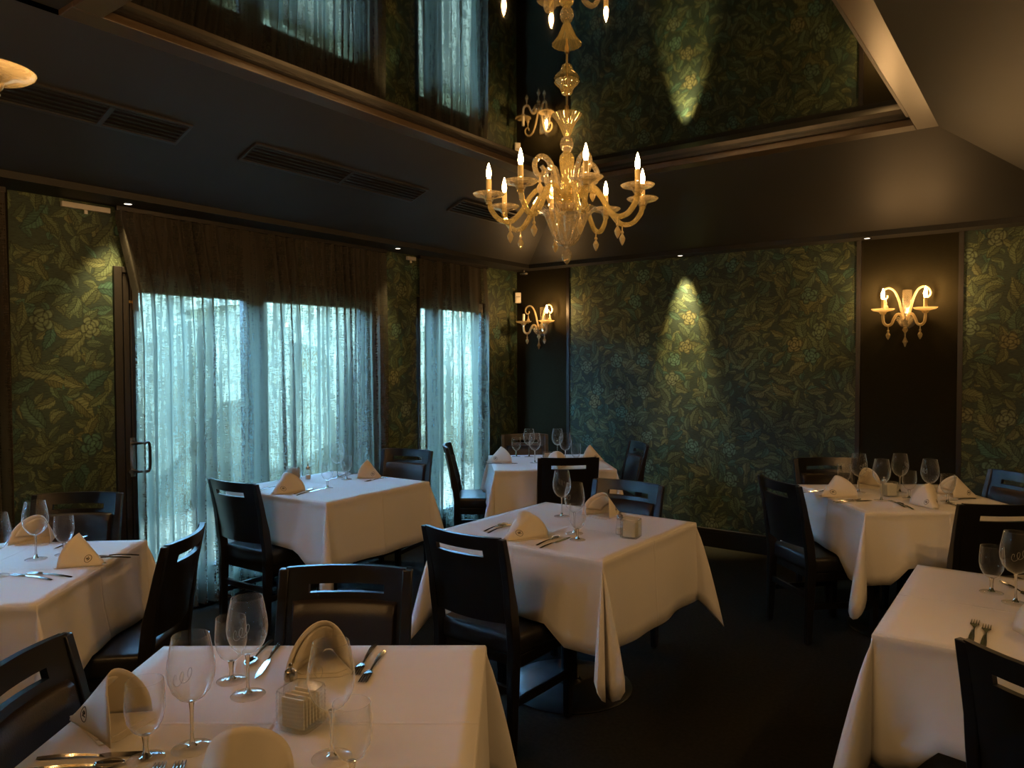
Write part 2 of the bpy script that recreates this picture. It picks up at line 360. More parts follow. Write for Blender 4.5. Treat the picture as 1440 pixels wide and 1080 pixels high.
OPEN = [(-2.20, 1.33, 0.0, 2.03), (2.00, 3.97, 0.0, 2.03), (4.40, 5.33, 0.0, 2.03)]
b = MB(); ys = YD
for (y0, y1, z0, z1) in OPEN:
    b.box((XA - .16, ys, 0), (XA, y0, 2.95)); b.box((XA - .16, y0, z1), (XA, y1, 2.95)); ys = y1
b.box((XA - .16, ys, 0), (XA, YB + .16, 2.95))
wl = tag(b.build('wall_left', M['wallpaint'], smooth=0), 'window wall behind the dark sheer curtains', kind='structure')
b = MB(); b.box((XA, YB, 0), (XC + .16, YB + .16, 2.95)); wb = tag(b.build('wall_back', M['wallpaint'], smooth=0), 'far wall with foliage wallpaper and sconce panels', kind='structure')
b = MB(); b.box((XC, YD, 0), (XC + .16, YB, 2.95)); wr = tag(b.build('wall_right', M['wallpaint'], smooth=0), kind='structure')
b = MB(); b.box((XA - .16, YD - .16, 0), (XC + .16, YD, 2.95)); wf = tag(b.build('wall_front', M['wallpaint'], smooth=0), kind='structure')

# wallpaper panels
def panel(parent, a, c, mat='wallpaper', nm='wallpaper_panel'):
    q = MB(); q.box(a, c); return q.build(nm, M[mat], parent, smooth=0)
for y0, y1 in ((1.50, 2.00), (3.97, 4.40), (5.33, YB)):
    panel(wl, (XA, y0, 0.15), (XA + .006, y1, ZU))
panel(wl, (XA, 1.33, 0.15), (XA + .006, 1.50, ZU), 'linen', 'linen_panel')
for y0, y1 in ((2.00, 3.97), (4.40, 5.33)):
    panel(wl, (XA, y0, 2.03), (XA + .006, y1, ZU))
PB = [(-3.605, -1.185), (-0.525, XC)]
for x0, x1 in PB: panel(wb, (x0, YB - .012, 0.15), (x1, YB, ZU))
for x0, x1 in ((XA, -3.635), (-1.155, -0.555)): panel(wb, (x0, YB - .004, 0.15), (x1, YB, ZU), 'linen', 'linen_panel')
for x in (-3.62, -1.17, -0.54): panel(wb, (x - .015, YB - .022, 0.15), (x + .015, YB, ZU), 'frame', 'edge_strip')
for y0, y1 in ((3.4, YB), (1.55, 2.7), (-1.0, .85)): panel(wr, (XC - .006, y0, .15), (XC, y1, ZU))
for y0, y1 in ((2.7, 3.4), (.85, 1.55)): panel(wr, (XC - .004, y0, .15), (XC, y1, ZU), 'linen', 'linen_panel')
# baseboards
def baseboard(name, a, c, d, mold):
    q = MB(); q.box(a, c); o = tag(q.build(name, M['frame'], smooth=0, bevel=0.003), kind='structure')
    q = MB(); q.box(*mold); q.build('moulding', M['frame'], o, smooth=0, bevel=0.004)
baseboard('baseboard_back', (XA, YB - .02, 0), (XC, YB, .125), 0, ((XA, YB - .03, .125), (XC, YB, .15)))
baseboard('baseboard_right', (XC - .02, YD, 0), (XC, YB - .03, .125), 0, ((XC - .03, YD, .125), (XC, YB - .03, .15)))
for i, (y0, y1) in enumerate(((1.33, 2.0), (3.97, 4.4), (5.33, YB - .03))):
    q = MB(); q.box((XA, y0, 0), (XA + .02, y1, .15)); tag(q.build('baseboard_left' if i == 0 else 'baseboard_left.%03d' % i, M['frame'], smooth=0, bevel=0.003), kind='structure')

# ceiling: soffit, four slopes, tray with smoked mirror
q = MB()
q.box((XA, YD, ZU), (EA, YB, ZS)); q.box((EA, EB, ZU), (EC, YB, ZS)); q.box((EC, YD, ZU), (XC, YB, ZS))
soff = q.build('ceiling', M['paint'], smooth=0); tag(soff, 'dark tray ceiling with sloping sides', kind='structure')
def slope(v):
    q = MB(); q.add(v, [(0, 1, 2, 3)]); return q.build('slope', M['paint'], soff, smooth=0)
slope([(EA, YD, ZS), (EA, EB, ZS), (TX0, TY1, ZT), (TX0, YD, ZT)])
slope([(EA, EB, ZS), (EC, EB, ZS), (TX1, TY1, ZT), (TX0, TY1, ZT)])
slope([(EC, EB, ZS), (EC, YD, ZS), (TX1, YD, ZT), (TX1, TY1, ZT)])
q = MB(); q.box((TX0, YD, ZT + .02), (TX1, TY0, ZT + .06)); q.build('flat_panel', M['paint'], soff, smooth=0)
q = MB(); q.box((TX0, TY0, ZM), (TX1, TY1, ZM + .02)); q.build('mirror_panel', M['mirror'], soff, smooth=0)
q = MB(); q.box((XA - .3, YD - .3, 2.95), (XC + .3, YB + .3, 3.05)); q.build('sky_block_slab', M['dark'], soff, smooth=0)  # unseen slab added above the ceiling to keep sky light out
def board(name, a, c):
    q = MB(); q.box(a, c); return tag(q.build(name, M['trim'], smooth=0, bevel=0.003), kind='structure')
tw = 0.105
board('trim_1', (TX0 - .005, TY0, ZT), (TX0 + tw, TY1, ZT + .035)); board('trim_2', (TX1 - tw, TY0, ZT), (TX1 + .005, TY1, ZT + .035))
board('trim_3', (TX0 + tw, TY1 - tw, ZT), (TX1 - tw, TY1 + .005, ZT + .035)); board('trim_4', (TX0 + tw, TY0, ZT), (TX1 - tw, TY0 + tw, ZT + .035))
# thin dark inner bead above the boards
q = MB(); t2 = tw + .03
q.box((TX0, TY0, ZT + .035), (TX0 + t2, TY1, ZM)); q.box((TX1 - t2, TY0, ZT + .035), (TX1, TY1, ZM)); q.box((TX0 + t2, TY1 - t2, ZT + .035), (TX1 - t2, TY1, ZM)); q.box((TX0 + t2, TY0, ZT + .035), (TX1 - t2, TY0 + t2, ZM))
tag(q.build('trim_5', M['frame'], smooth=0), kind='structure')

# outside the windows: paving and a hedge
q = MB(); q.box((-16, -9, -.14), (XA - .3, 14, -.1)); tag(q.build('ground', M['paving'], smooth=0), 'pale paving outside the windows', kind='structure')
rh = random.Random(4); P = []
prof = [(-7.6, -.1), (-7.3, .4), (-7.25, 1.2), (-7.3, 1.8), (-7.4, 2.2), (-7.8, 2.45), (-8.4, 2.4), (-8.6, -.1)]
for (x, z) in prof: P.append([(x + rh.uniform(-.18, .18), -7 + .35 * j + rh.uniform(-.1, .1), z + (rh.uniform(-.16, .16) if z > 0 else 0)) for j in range(58)])
q = MB(); q.grid(P); tag(q.build('hedge', M['hedge'], smooth=0), 'green foliage glimpsed through the sheer curtains', 'hedge', kind='stuff')

# windows / glazed doors behind the curtains
def glazed(name, y0, y1, jl, jr, mull, zt=1.93, zb=0.24):
    q = MB(); X0, X1 = XA - .11, XA - .03
    q.box((X0, y0, 0), (X1, y0 + jl, 2.03)); q.box((X0, y1 - jr, 0), (X1, y1, 2.03)); q.box((X0, y0 + jl, zt), (X1, y1 - jr, 2.03)); q.box((X0, y0 + jl, 0), (X1, y1 - jr, zb))
    o = tag(q.build(name, M['frame'], smooth=0, bevel=0.004), kind='structure')
    edges = [y0 + jl] + [v for mm in mull for v in mm] + [y1 - jr]
    for mm in mull:
        q = MB(); q.box((X0, mm[0], zb), (X1, mm[1], zt)); q.build('mullion', M['frame'], o, smooth=0, bevel=0.004)
    for i in range(0, len(edges), 2):
        q = MB(); q.box((XA - .074, edges[i], zb), (XA - .068, edges[i + 1], zt)); q.build('pane', M['pane'], o, smooth=0)
    return o
w1 = glazed('window_1', 2.00, 3.97, .135, .10, [(2.86, 2.99)], zt=1.905)
w2 = glazed('window_2', 4.40, 5.33, .085, .05, [(4.63, 4.71)], zt=1.95)
w3 = glazed('window_3', -2.20, 1.33, .08, .05, [(-1.1, -1.0), (-0.35, -0.25)])
# door casing with mouldings, hinge and pull handle on the left jamb of window_1
q = MB(); q.box((XA - .03, 2.0, 0), (XA + .022, 2.045, 2.035)); q.box((XA - .03, 2.052, 0), (XA + .014, 2.085, 2.0)); q.box((XA - .03, 2.092, 0), (XA + .008, 2.13, 1.98)); q.box((XA - .03, 2.045, 2.0), (XA + .022, 2.30, 2.035))
q.build('casing', M['frame'], w1, smooth=0, bevel=0.004)
q = MB(); q.box((XA + .008, 2.105, 1.80), (XA + .016, 2.125, 1.90)); q.tube([(XA + .02, 2.127, 1.79), (XA + .02, 2.127, 1.91)], .007); q.box((XA + .006, 2.08, 1.835), (XA + .012, 2.105, 1.85)); q.build('hinge', M['brass'], w1)
q = MB(); q.box((XA + .008, 2.075, 0.86), (XA + .016, 2.105, 1.08)); q.tube([(XA + .012, 2.07, .89), (XA + .03, 2.07, .89)], .012)
hd = q.build('handle_plate', M['steel'], w1)
q = MB(); q.tube(bez([(XA + .012, 2.09, 1.045), (XA + .05, 2.10, 1.05), (XA + .06, 2.135, 1.05), (XA + .06, 2.16, 1.045), (XA + .06, 2.165, .97), (XA + .06, 2.16, .895), (XA + .06, 2.135, .89), (XA + .05, 2.10, .89), (XA + .012, 2.09, .895)], 40), .008); q.build('pull_handle', M['base'], w1)

# ------------------------------------------------------------------ curtains
def curtain(name, y0, y1, label, seed, lead=0.0, amp=.031, xc=XA + .045, tail=0.0):
    rnd = random.Random(seed); n = int((y1 - y0) / .0065); zs = [2.335, 2.325, 2.29, 2.2, 2.05, 1.9, 1.6, 1.3, 1.0, 0.7, 0.4, 0.2, 0.04]
    ph = [rnd.uniform(0, 6.28) for _ in range(6)]
    # irregular pleat phase
    cum = [0.0]; y = 0.0
    dens = [1.0]
    for j in range(n):
        u = (y1 - y0) * j / n
        d = 1.0 + .55 * math.sin(u * 4.1 + ph[0]) + .45 * math.sin(u * 9.7 + ph[1])
        cum.append(cum[-1] + max(.35, d))
    P = []
    for z in zs:
        t = (2.335 - z) / 2.3; row = []
        for j in range(n + 1):
            u = j / n; k = cum[j] * .0065 * 2 * PI * 10.5
            l0 = lead * min(1, max(0, (t - .02) * 5)) if lead else 0
            r0 = tail * min(1, max(0, (t - .02) * 5)) if tail else 0
            yy = (y0 + l0) + (y1 - r0 - y0 - l0) * u
            a = amp * (.55 + .75 * min(1, t * 1.6)) * (.75 + .35 * math.sin(u * 23 + ph[2]))
            x = xc + a * math.sin(k + .5 * math.sin(t * 3 + u * 9 + ph[3])) + .25 * a * math.sin(2.3 * k + ph[4]) + .005 * math.sin(t * 6 + u * 31)
            yy += .006 * t * math.sin(u * 40 + ph[5] + t * 2)
            row.append((x, yy, z))
        P.append(row)
    q = MB(); q.grid(P); o = q.build('curtain', M['curtain'], smooth=180)
    q = MB(); q.box((xc - .012, y0, 2.335), (xc + .012, y1, 2.36)); q.build('heading_track', M['frame'], o, smooth=0)
    return tag(o, label, 'curtain', 'sheer pleated curtains on the window wall')
curtain('curtain', 2.005, 4.03, 'wide dark sheer pleated curtain glowing with daylight beside the door handle', 3, lead=.10)
curtain('curtain', 4.395, 5.27, 'narrow dark sheer pleated curtain behind the table in the far corner', 11, tail=-.03)
curtain('curtain', 0.34, 1.475, 'dark curtain at the left edge of the photo beside the foliage wallpaper', 5)
curtain('curtain', -2.2, 0.298, 'long dark curtain on the window wall outside the left edge of the photo', 8)

def rail(y0, y1, label):
    q = MB(); q.box((XA + .008, y0, 2.315), (XA + .03, y1, 2.343)); o = tag(q.build('curtain_rail', M['rail'], smooth=0, bevel=.002), label, 'rail', 'bare ends of curtain rail')
    q = MB(); q.box((XA + .012, (y0 + y1) / 2 - .008, 2.295), (XA + .02, (y0 + y1) / 2 + .008, 2.315)); q.build('glider', M['white'], o, smooth=0)
rail(1.74, 1.985, 'long bare white rail end above the wallpaper left of the wide curtain')
rail(4.28, 4.375, 'short bare white rail end between the two curtains')

# ------------------------------------------------------------------ downlights
def downlight(x, y, label, power, tilt=(0, 0), size=38):
    e = empty('downlight', (x, y, ZU))
    q = MB(); q.lathe([(.020, -.001), (.030, -.001), (.032, -.003), (.030, -.005), (.021, -.005), (.020, -.001)], 24, cap=False); q.build('bezel', M['base'], e)
    q = MB(); q.lathe([(.0, -.0015), (.0195, -.0015), (.0195, -.003), (.0, -.003)], 20, cap=False); q.build('lens', M['lens'], e)
    tag(e, label, 'downlight', 'recessed downlights along the soffit')
    ld = D.lights.new('downlight_beam', 'SPOT'); ld.energy = power; ld.color = (1.0, .74, .34); ld.spot_size = R(size); ld.spot_blend = 1.0; ld.shadow_soft_size = .03
    lo = D.objects.new('downlight_beam', ld); COL.objects.link(lo); lo.location = (0, 0, -.012); lo.rotation_euler = (tilt[0], tilt[1], 0); lo.parent = e
downlight(-4.06, 2.02, 'small lit downlight above the left edge of the wide curtain', SPOT * 2.0, (R(-6), R(9)), 56)
downlight(-4.03, 4.02, 'small lit downlight above the right edge of the wide curtain', SPOT * 1.2, (0, R(5)), 50)
downlight(-2.49, 5.675, 'small lit downlight over the bright patch on the far wallpaper', SPOT * 9, (R(10), 0), 42)
downlight(-1.10, 5.675, 'small dark-rimmed downlight just left of the sconce panel', SPOT * .35, (R(4), 0), 46)

# ------------------------------------------------------------------ air vents on the left slope
ang = math.atan2(ZT - ZS, TX0 - EA)
def vent(y0, y1, label, divs, nsl=5):
    xm = -3.40; zm = ZS + (xm - EA) * math.tan(ang)
    e = empty('air_vent', (xm, (y0 + y1) / 2, zm)); e.rotation_euler = (0, -ang, 0); L_ = (y1 - y0) / 2; h = .070
    q = MB(); q.box((-h, -L_, -.004), (h, L_, -.0005)); q.build('backing', M['wallpaint'], e, smooth=0)
    q = MB(); q.box((-h - .015, -L_ - .015, -.012), (-h, L_ + .015, 0)); q.box((h, -L_ - .015, -.012), (h + .015, L_ + .015, 0)); q.box((-h, -L_ - .015, -.012), (h, -L_, 0)); q.box((-h, L_, -.012), (h, L_ + .015, 0)); q.build('frame', M['vent'], e, smooth=0, bevel=.002)
    for i in range(nsl):
        q = MB(); c = -h + 2 * h * (i + .5) / nsl
        q.add([(c - .011, -L_, -.003), (c + .010, -L_, -.011), (c + .010, L_, -.011), (c - .011, L_, -.003), (c - .011, -L_, -.0045), (c + .010, -L_, -.0125), (c + .010, L_, -.0125), (c - .011, L_, -.0045)], [(0, 1, 2, 3), (7, 6, 5, 4), (0, 4, 5, 1), (1, 5, 6, 2), (2, 6, 7, 3), (3, 7, 4, 0)])
        q.build('slat', M['vent'], e, smooth=0)
    for d in divs:
        q = MB(); q.box((-h, d - (y0 + y1) / 2 - .012, -.013), (h, d - (y0 + y1) / 2 + .012, -.001)); q.build('divider', M['vent'], e, smooth=0)
    tag(e, label, 'air vent', 'slatted air vents on the left ceiling slope')
vent(1.20, 1.95, 'slatted air vent nearest the left chandelier on the ceiling slope', [1.60])
vent(2.32, 3.58, 'long slatted air vent in the middle of the left ceiling slope', [2.97])
vent(3.96, 4.56, 'short slatted air vent farthest along the left ceiling slope', [])

# ------------------------------------------------------------------ sensors in the corner
q = MB(); q.box((-.028, -.014, -.05), (.028, .014, .05)); e = q.build('motion_sensor', M['white'], bevel=.005); e.location = (XA + .05, YB - .05, 2.11); e.rotation_euler = (0, 0, R(-135))
tag(e, 'white box motion sensor fixed high in the room corner', 'sensor')
q = MB(); q.box((-.02, .013, -.035), (.02, .018, .0)); q.build('lens_window', M['packet'], e, bevel=.003)
q = MB(); q.box((-.02, .013, .008), (.02, .0155, .012)); q.build('indicator_line', M['dark'], e)
e = empty('ceiling_sensor', (-4.06, 5.70, ZU))
q = MB(); q.lathe([(.0, -.0), (.012, -.0), (.012, -.02), (.0, -.02)], 16, cap=False); q.build('stem', M['cap'], e)
q = MB(); q.lathe([(.0, -.018), (.034, -.022), (.040, -.030), (.034, -.042), (.018, -.050), (.0, -.052)], 24, cap=False, flute=8, depth=.06); q.build('housing', M['cap'], e)
tag(e, 'small round silver sensor hanging from the soffit in the far corner', 'sensor')

# ------------------------------------------------------------------ glass light fittings
flame = [(.0, .0), (.007, .002), (.0105, .014), (.0115, .026), (.0095, .042), (.006, .056), (.0025, .068), (.0, .074)]
dish_prof = [(.013, -.022), (.018, -.018), (.024, -.006), (.040, .0), (.062, .005), (.072, .012), (.0745, .016), (.0725, .0175), (.062, .010), (.040, .005), (.022, .0), (.013, .0)]
ME = {}
def shared(key, mb, mat, smooth=35):
    if key not in ME: ME[key] = mb().mesh(key, M[mat], smooth)
    return ME[key]
def put(name, me, parent, loc=(0, 0, 0), rz=0.0, rx=0.0):
    o = D.objects.new(name, me); COL.objects.link(o); o.parent = parent; o.location = loc; o.rotation_euler = (rx, 0, rz); return o
def m_dish(): return MB().lathe(dish_prof, 32, cap=False)
def m_sleeve(): return MB().lathe([(.0, -.02), (.0125, -.02), (.0125, .078), (.009, .081), (.0, .081)], 16, cap=False)
def m_bulb(): return MB().lathe(flame, 14, cap=False)
def m_pend():
    q = MB(); q.lathe([(.0, .0), (.003, -.002), (.003, -.02), (.006, -.024), (.008, -.030), (.006, -.035), (.004, -.037), (.010, -.046), (.0155, -.058), (.012, -.072), (.005, -.086), (.0, -.092)], 8, cap=False); return q
def candle_set(arm, x, z, lit=True, bulb='bulb', dish='clearamb'):
    put('drip_dish', shared('drip_dish_' + dish, m_dish, dish), arm, (x, 0, z))
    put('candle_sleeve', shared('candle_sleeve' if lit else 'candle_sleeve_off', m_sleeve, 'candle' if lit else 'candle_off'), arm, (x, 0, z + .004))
    if lit: put('bulb', shared(bulb, m_bulb, bulb), arm, (x, 0, z + .084))
def chandelier(loc, ztop, label, a0, hang=0.0, bulb='bulb'):
    """loc: plan position; ztop: ceiling height; hang: extra rod length"""
    e = empty('chandelier', (loc[0], loc[1], ztop))
    q = MB(); q.lathe([(.056, -.004), (.058, -.010), (.050, -.022), (.036, -.034), (.026, -.052), (.024, -.064), (.013, -.072), (.0, -.073)], 36, cap=False, flute=12, depth=.04, frange=(1, 6)); q.build('canopy', M['amber'], e)
    q = MB(); q.tube([(0, 0, 0), (0, 0, -.19 - hang)], .0055, 10); q.build('rod', M['brass'], e)
    h = -hang
    def part(name, prof, mat, flute=0, dep=.04, n=48):
        q = MB(); q.lathe([(r, z + h) for r, z in prof], n, cap=False, flute=flute, depth=dep); q.build(name, M[mat], e)
    part('collar', [(.006, -.118), (.010, -.122), (.010, -.150), (.007, -.158), (.006, -.165)], 'brass')
    part('flared_cup', [(.066, -.158), (.068, -.163), (.056, -.178), (.040, -.200), (.028, -.228), (.022, -.244), (.016, -.258), (.014, -.262)], 'amber', 16, .05)
    part('ball', [(.012, -.262), (.024, -.270), (.031, -.288), (.032, -.300), (.028, -.318), (.018, -.332), (.012, -.336)], 'clearamb')
    part('baluster', [(.018, -.336), (.030, -.350), (.034, -.375), (.031, -.405), (.026, -.440), (.023, -.480), (.024, -.510), (.034, -.535), (.040, -.56), (.040, -.60)], 'amber', 12, .05)
    part('bowl', [(.134, -.596), (.136, -.602), (.118, -.614), (.102, -.630), (.088, -.664), (.072, -.705), (.055, -.742), (.038, -.764), (.020, -.772)], 'clearamb', 24, .035, 96)
    part('finial', [(.010, -.770), (.012, -.778), (.009, -.786), (.020, -.798), (.026, -.815), (.021, -.834), (.010, -.848), (.003, -.856), (.0, -.864)], 'clearamb')
    def m_arm():
        q = MB(); p = bez([(.035, 0, -.60), (.045, 0, -.555), (.085, 0, -.515), (.135, 0, -.512), (.175, 0, -.55), (.215, 0, -.615), (.262, 0, -.662), (.315, 0, -.658), (.355, 0, -.615), (.366, 0, -.575)], 45)
        q.tube(p, [.0125] * len(p), 12, rib=.16); q.lathe([(.013, -.588), (.016, -.582), (.013, -.575)], 12, Matrix.Translation((.367, 0, 0))); return q
    for k in range(8):
        a = a0 + k * PI / 4
        arm = put('arm', shared('chandelier_arm', m_arm, 'amber', 12), e, (0, 0, h), a)
        candle_set(arm, .367, -.555, True, bulb)
        put('pendant', shared('pendant', m_pend, 'sconce_glass'), arm, (.268, 0, -.672))
    def m_plume():
        q = MB(); p = bez([(.05, 0, -.60), (.062, 0, -.52), (.075, 0, -.44), (.105, 0, -.385), (.150, 0, -.375), (.178, 0, -.41), (.168, 0, -.452), (.140, 0, -.458), (.128, 0, -.435), (.142, 0, -.418)], 45)
        m_ = len(p); q.tube(p, [.0155 - .006 * i / m_ for i in range(m_)], 12, rib=.16); return q
    for k in range(4):
        pl = put('plume', shared('chandelier_plume', m_plume, 'clearamb', 12), e, (0, 0, h), a0 + PI / 8 + k * PI / 2)
        put('pendant', shared('pendant', m_pend, 'sconce_glass'), pl, (.150, 0, -.458))
    tag(e, label, 'chandelier', 'golden blown-glass chandeliers')
    return e
CA = math.atan2(-2.973, 1.871)       # direction from the chandelier to the viewer's side of the room
chandelier((-1.871, 2.973), ZM, 'golden blown-glass chandelier with eight lit candles hanging above the centre table', CA + R(12.5))
c2 = Vector((-1.737, 0.206)); d2 = Vector((-1.610, 0.550)) - c2
chandelier(c2, ZT + .02, 'lit glass chandelier dish cut off by the left edge of the photo', math.atan2(d2.y, d2.x), hang=.20, bulb='bulb_bright')

def sconce(loc, rz, label, lit=(True, True), bulb='bulb_sconce'):
    """mounted with its back on a wall; local -Y points into the room"""
    e = empty('wall_sconce', loc, rz)
    q = MB(); q.box((-.030, -.020, -.03), (.030, -.002, .165)); o = q.build('back_column', M['clearamb'], e, bevel=.007)
    q = MB(); q.lathe([(.0, -.008), (.055, -.008), (.055, .0), (.0, .0)], 24, Matrix.Translation((0, -.004, -.05)) @ Matrix.Rotation(PI / 2, 4, 'X'), cap=False); q.build('wall_plate', M['base'], e)
    T = Matrix.Translation((0, -.075, 0))
    q = MB(); q.lathe([(.060, -.028), (.062, -.034), (.052, -.044), (.044, -.064), (.034, -.082), (.022, -.094), (.014, -.098)], 48, T, cap=False, flute=12, depth=.06); q.build('bowl', M['clearamb'], e)
    q = MB(); q.tube([(0, -.008, -.05), (0, -.075, -.05)], .012, 10); q.build('bracket', M['base'], e)
    q = MB(); q.lathe([(.008, -.096), (.016, -.108), (.018, -.118), (.010, -.130), (.005, -.140), (.004, -.165), (.012, -.185), (.018, -.198), (.010, -.208), (.006, -.225), (.0, -.235)], 16, T, cap=False); q.build('drop_finial', M['sconce_glass'], e)
    def m_sarm():
        q = MB(); p = bez([(.015, 0, -.05), (.025, 0, -.015), (.050, 0, -.010), (.070, 0, -.04), (.085, 0, -.075), (.110, 0, -.085), (.132, 0, -.068), (.139, 0, -.03), (.139, 0, -.01)], 40); q.tube(p, .0095, 10); return q
    def m_spl():
        q = MB(); p = bez([(.012, 0, -.04), (.030, 0, .03), (.044, 0, .09), (.070, 0, .15), (.105, 0, .175), (.140, 0, .160), (.152, 0, .125), (.135, 0, .100), (.115, 0, .108), (.113, 0, .125)], 45); m_ = len(p)
        q.tube(p, [.009 - .004 * i / m_ for i in range(m_)], 10); return q
    for s in (0, 1):
        arm = put('arm', shared('sconce_arm', m_sarm, 'sconce_glass'), e, (0, -.085, 0), R(-22) if s == 0 else PI + R(22))
        candle_set(arm, .139, .012, lit[s], bulb, 'sconce_glass')
        put('pendant', shared('pendant', m_pend, 'sconce_glass'), arm, (.105, 0, -.093))
        pl = put('plume', shared('sconce_plume', m_spl, 'sconce_glass'), e, (0, -.055, 0), R(-8) if s == 0 else PI + R(8))
        put('pendant', shared('pendant', m_pend, 'sconce_glass'), pl, (.122, 0, .10))
    tag(e, label, 'wall lamp', 'glass wall sconces')
sconce((-0.86, YB - .004, 1.83), 0, 'glass wall sconce with two lit candles on the right dark panel')
sconce((-3.90, YB - .004, 1.85), 0, 'glass wall sconce with one candle unlit in the far corner', (True, False))
sconce((XC - .004, 3.05, 1.83), -PI / 2, 'glass wall sconce on the right wall just outside the photo', bulb='bulb_side')
sconce((XC - .004, 1.2, 1.83), -PI / 2, 'unseen glass wall sconce added on the right wall to warm the near tables')  # extra sconce out of view, added for warm light on the near tables

# ------------------------------------------------------------------ chairs
def back_y(z):
    pts = [(0, -.205), (.2, -.196), (.42, -.190), (.55, -.205), (.70, -.232), (.85, -.268)]
    for (z0, y0), (z1, y1) in zip(pts, pts[1:]):
        if z <= z1: return y0 + (y1 - y0) * (z - z0) / (z1 - z0)
    return pts[-1][1]
def curved_sheet(xs, zs, hole, y_front, y_back):
    """solid curved sheet made of cells, with cells where hole() is true left out"""
    q = MB(); nx, nz = len(xs), len(zs); V = []
    for side in (y_front, y_back):
        for z in zs:
            for x in xs: V.append((x, side(x, z), z))
    cell = lambda i, j: 0 <= i < nx - 1 and 0 <= j < nz - 1 and not hole((xs[i] + xs[i + 1]) / 2, (zs[j] + zs[j + 1]) / 2)
    id_ = lambda s, i, j: s * nx * nz + j * nx + i
    F = []
    for j in range(nz - 1):
        for i in range(nx - 1):
            if not cell(i, j): continue
            F.append((id_(0, i + 1, j), id_(0, i, j), id_(0, i, j + 1), id_(0, i + 1, j + 1)))
            F.append((id_(1, i, j), id_(1, i + 1, j), id_(1, i + 1, j + 1), id_(1, i, j + 1)))
            if not cell(i - 1, j): F.append((id_(0, i, j), id_(1, i, j), id_(1, i, j + 1), id_(0, i, j + 1)))
            if not cell(i + 1, j): F.append((id_(0, i + 1, j), id_(0, i + 1, j + 1), id_(1, i + 1, j + 1), id_(1, i + 1, j)))
            if not cell(i, j - 1): F.append((id_(0, i, j), id_(0, i + 1, j), id_(1, i + 1, j), id_(1, i, j)))
            if not cell(i, j + 1): F.append((id_(0, i, j + 1), id_(1, i, j + 1), id_(1, i + 1, j + 1), id_(0, i + 1, j + 1)))
    return q.add(V, F)
def make_chair():
    e = empty('dining_chair')
    import bmesh
    # seat cushion
    bm = bmesh.new(); bmesh.ops.create_cube(bm, size=1)
    for v in bm.verts:
        fr = v.co.y > 0
        v.co.x *= .44 if fr else .40; v.co.y = .235 if fr else -.185; v.co.z = .378 if v.co.z < 0 else .462
    bmesh.ops.bevel(bm, geom=bm.edges[:], offset=.022, segments=3, affect='EDGES', profile=.6)
    me = D.meshes.new('seat'); bm.to_mesh(me); bm.free(); me.materials.append(M['seat']); me.polygons.foreach_set('use_smooth', [True] * len(me.polygons)); me.set_sharp_from_angle(angle=R(50))
    put('seat', me, e)
    q = MB(); q.box((-.195, -.17, .335), (.195, .215, .380)); q.build('seat_frame', M['wood'], e, smooth=0, bevel=.003)
    for s in (-1, 1):
        q = MB(); q.add([(s * .178 - .014, .192 - .014, .008), (s * .178 + .014, .192 - .014, .008), (s * .178 + .014, .192 + .014, .008), (s * .178 - .014, .192 + .014, .008), (s * .185 - .02, .195 - .02, .36), (s * .185 + .02, .195 - .02, .36), (s * .185 + .02, .195 + .02, .36), (s * .185 - .02, .195 + .02, .36)], [(0, 3, 2, 1), (4, 5, 6, 7), (0, 1, 5, 4), (1, 2, 6, 5), (2, 3, 7, 6), (3, 0, 4, 7)])
        lg = q.build('leg', M['wood'], e, smooth=0, bevel=.003)
        q = MB(); q.lathe([(.011, 0), (.012, .008), (.008, .010)], 12, Matrix.Translation((s * .178, .192, 0))); q.build('glide', M['cap'], lg)
        # rear leg sweeping up into the back stile
        zs = [.008, .1, .2, .3, .42, .50, .58, .66, .74, .80, .848]; V = []
        for z in zs:
            y = back_y(z); hx = .0155; dy = .019 if z < .3 else (.024 if z < .6 else .018 - .006 * (z - .6) / .25); x = s * (.190 + .006 * min(1, z / .8))
            if z < .1: dy = .015
            V += [(x - hx, y - dy, z), (x + hx, y - dy, z), (x + hx, y + dy, z), (x - hx, y + dy, z)]
        F = [(3, 2, 1, 0)] + [tuple(4 * (len(zs) - 1) + k for k in range(4))]
        for i in range(len(zs) - 1):
            for k in range(4): F.append((4 * i + k, 4 * i + (k + 1) % 4, 4 * i + 4 + (k + 1) % 4, 4 * i + 4 + k))
        q = MB(); q.add(V, F); lg = q.build('leg', M['wood'], e, smooth=30, bevel=.003)
        q = MB(); q.lathe([(.011, 0), (.012, .008), (.008, .010)], 12, Matrix.Translation((s * .190, back_y(0), 0))); q.build('glide', M['cap'], lg)
        q = MB(); q.box((s * .187 - .009, -.19, .185), (s * .187 + .009, .19, .215)); q.build('stretcher', M['wood'], e, smooth=0, bevel=.002)
    q = MB(); q.box((-.185, -.2, .235), (.185, -.182, .265)); q.build('stretcher', M['wood'], e, smooth=0, bevel=.002)
    bow = lambda x: -.036 * (1 - (x / .19) ** 2)
    xs = [-.19, -.165, -.145, -.12, -.08, -.04, 0, .04, .08, .12, .145, .165, .19]
    zs = [.515, .56, .61, .66, .71, .755, .772, .798, .815, .835, .852]
    q = curved_sheet(xs, zs, lambda x, z: abs(x) < .12 and .772 < z < .798, lambda x, z: back_y(z) + bow(x) + .008, lambda x, z: back_y(z) + bow(x) - .010)
    bk = q.build('backrest', M['wood'], e, smooth=40)
    xp = [-.165, -.155, -.12, -.08, -.04, 0, .04, .08, .12, .155, .165]; zp = [.525, .535, .58, .64, .70, .742, .752]
    def pf(x, z):
        ed = min(1, (.165 - abs(x)) / .012, (z - .525) / .012, (.752 - z) / .012); return back_y(z) + bow(x) + .0085 + .022 * math.sqrt(max(0, ed))
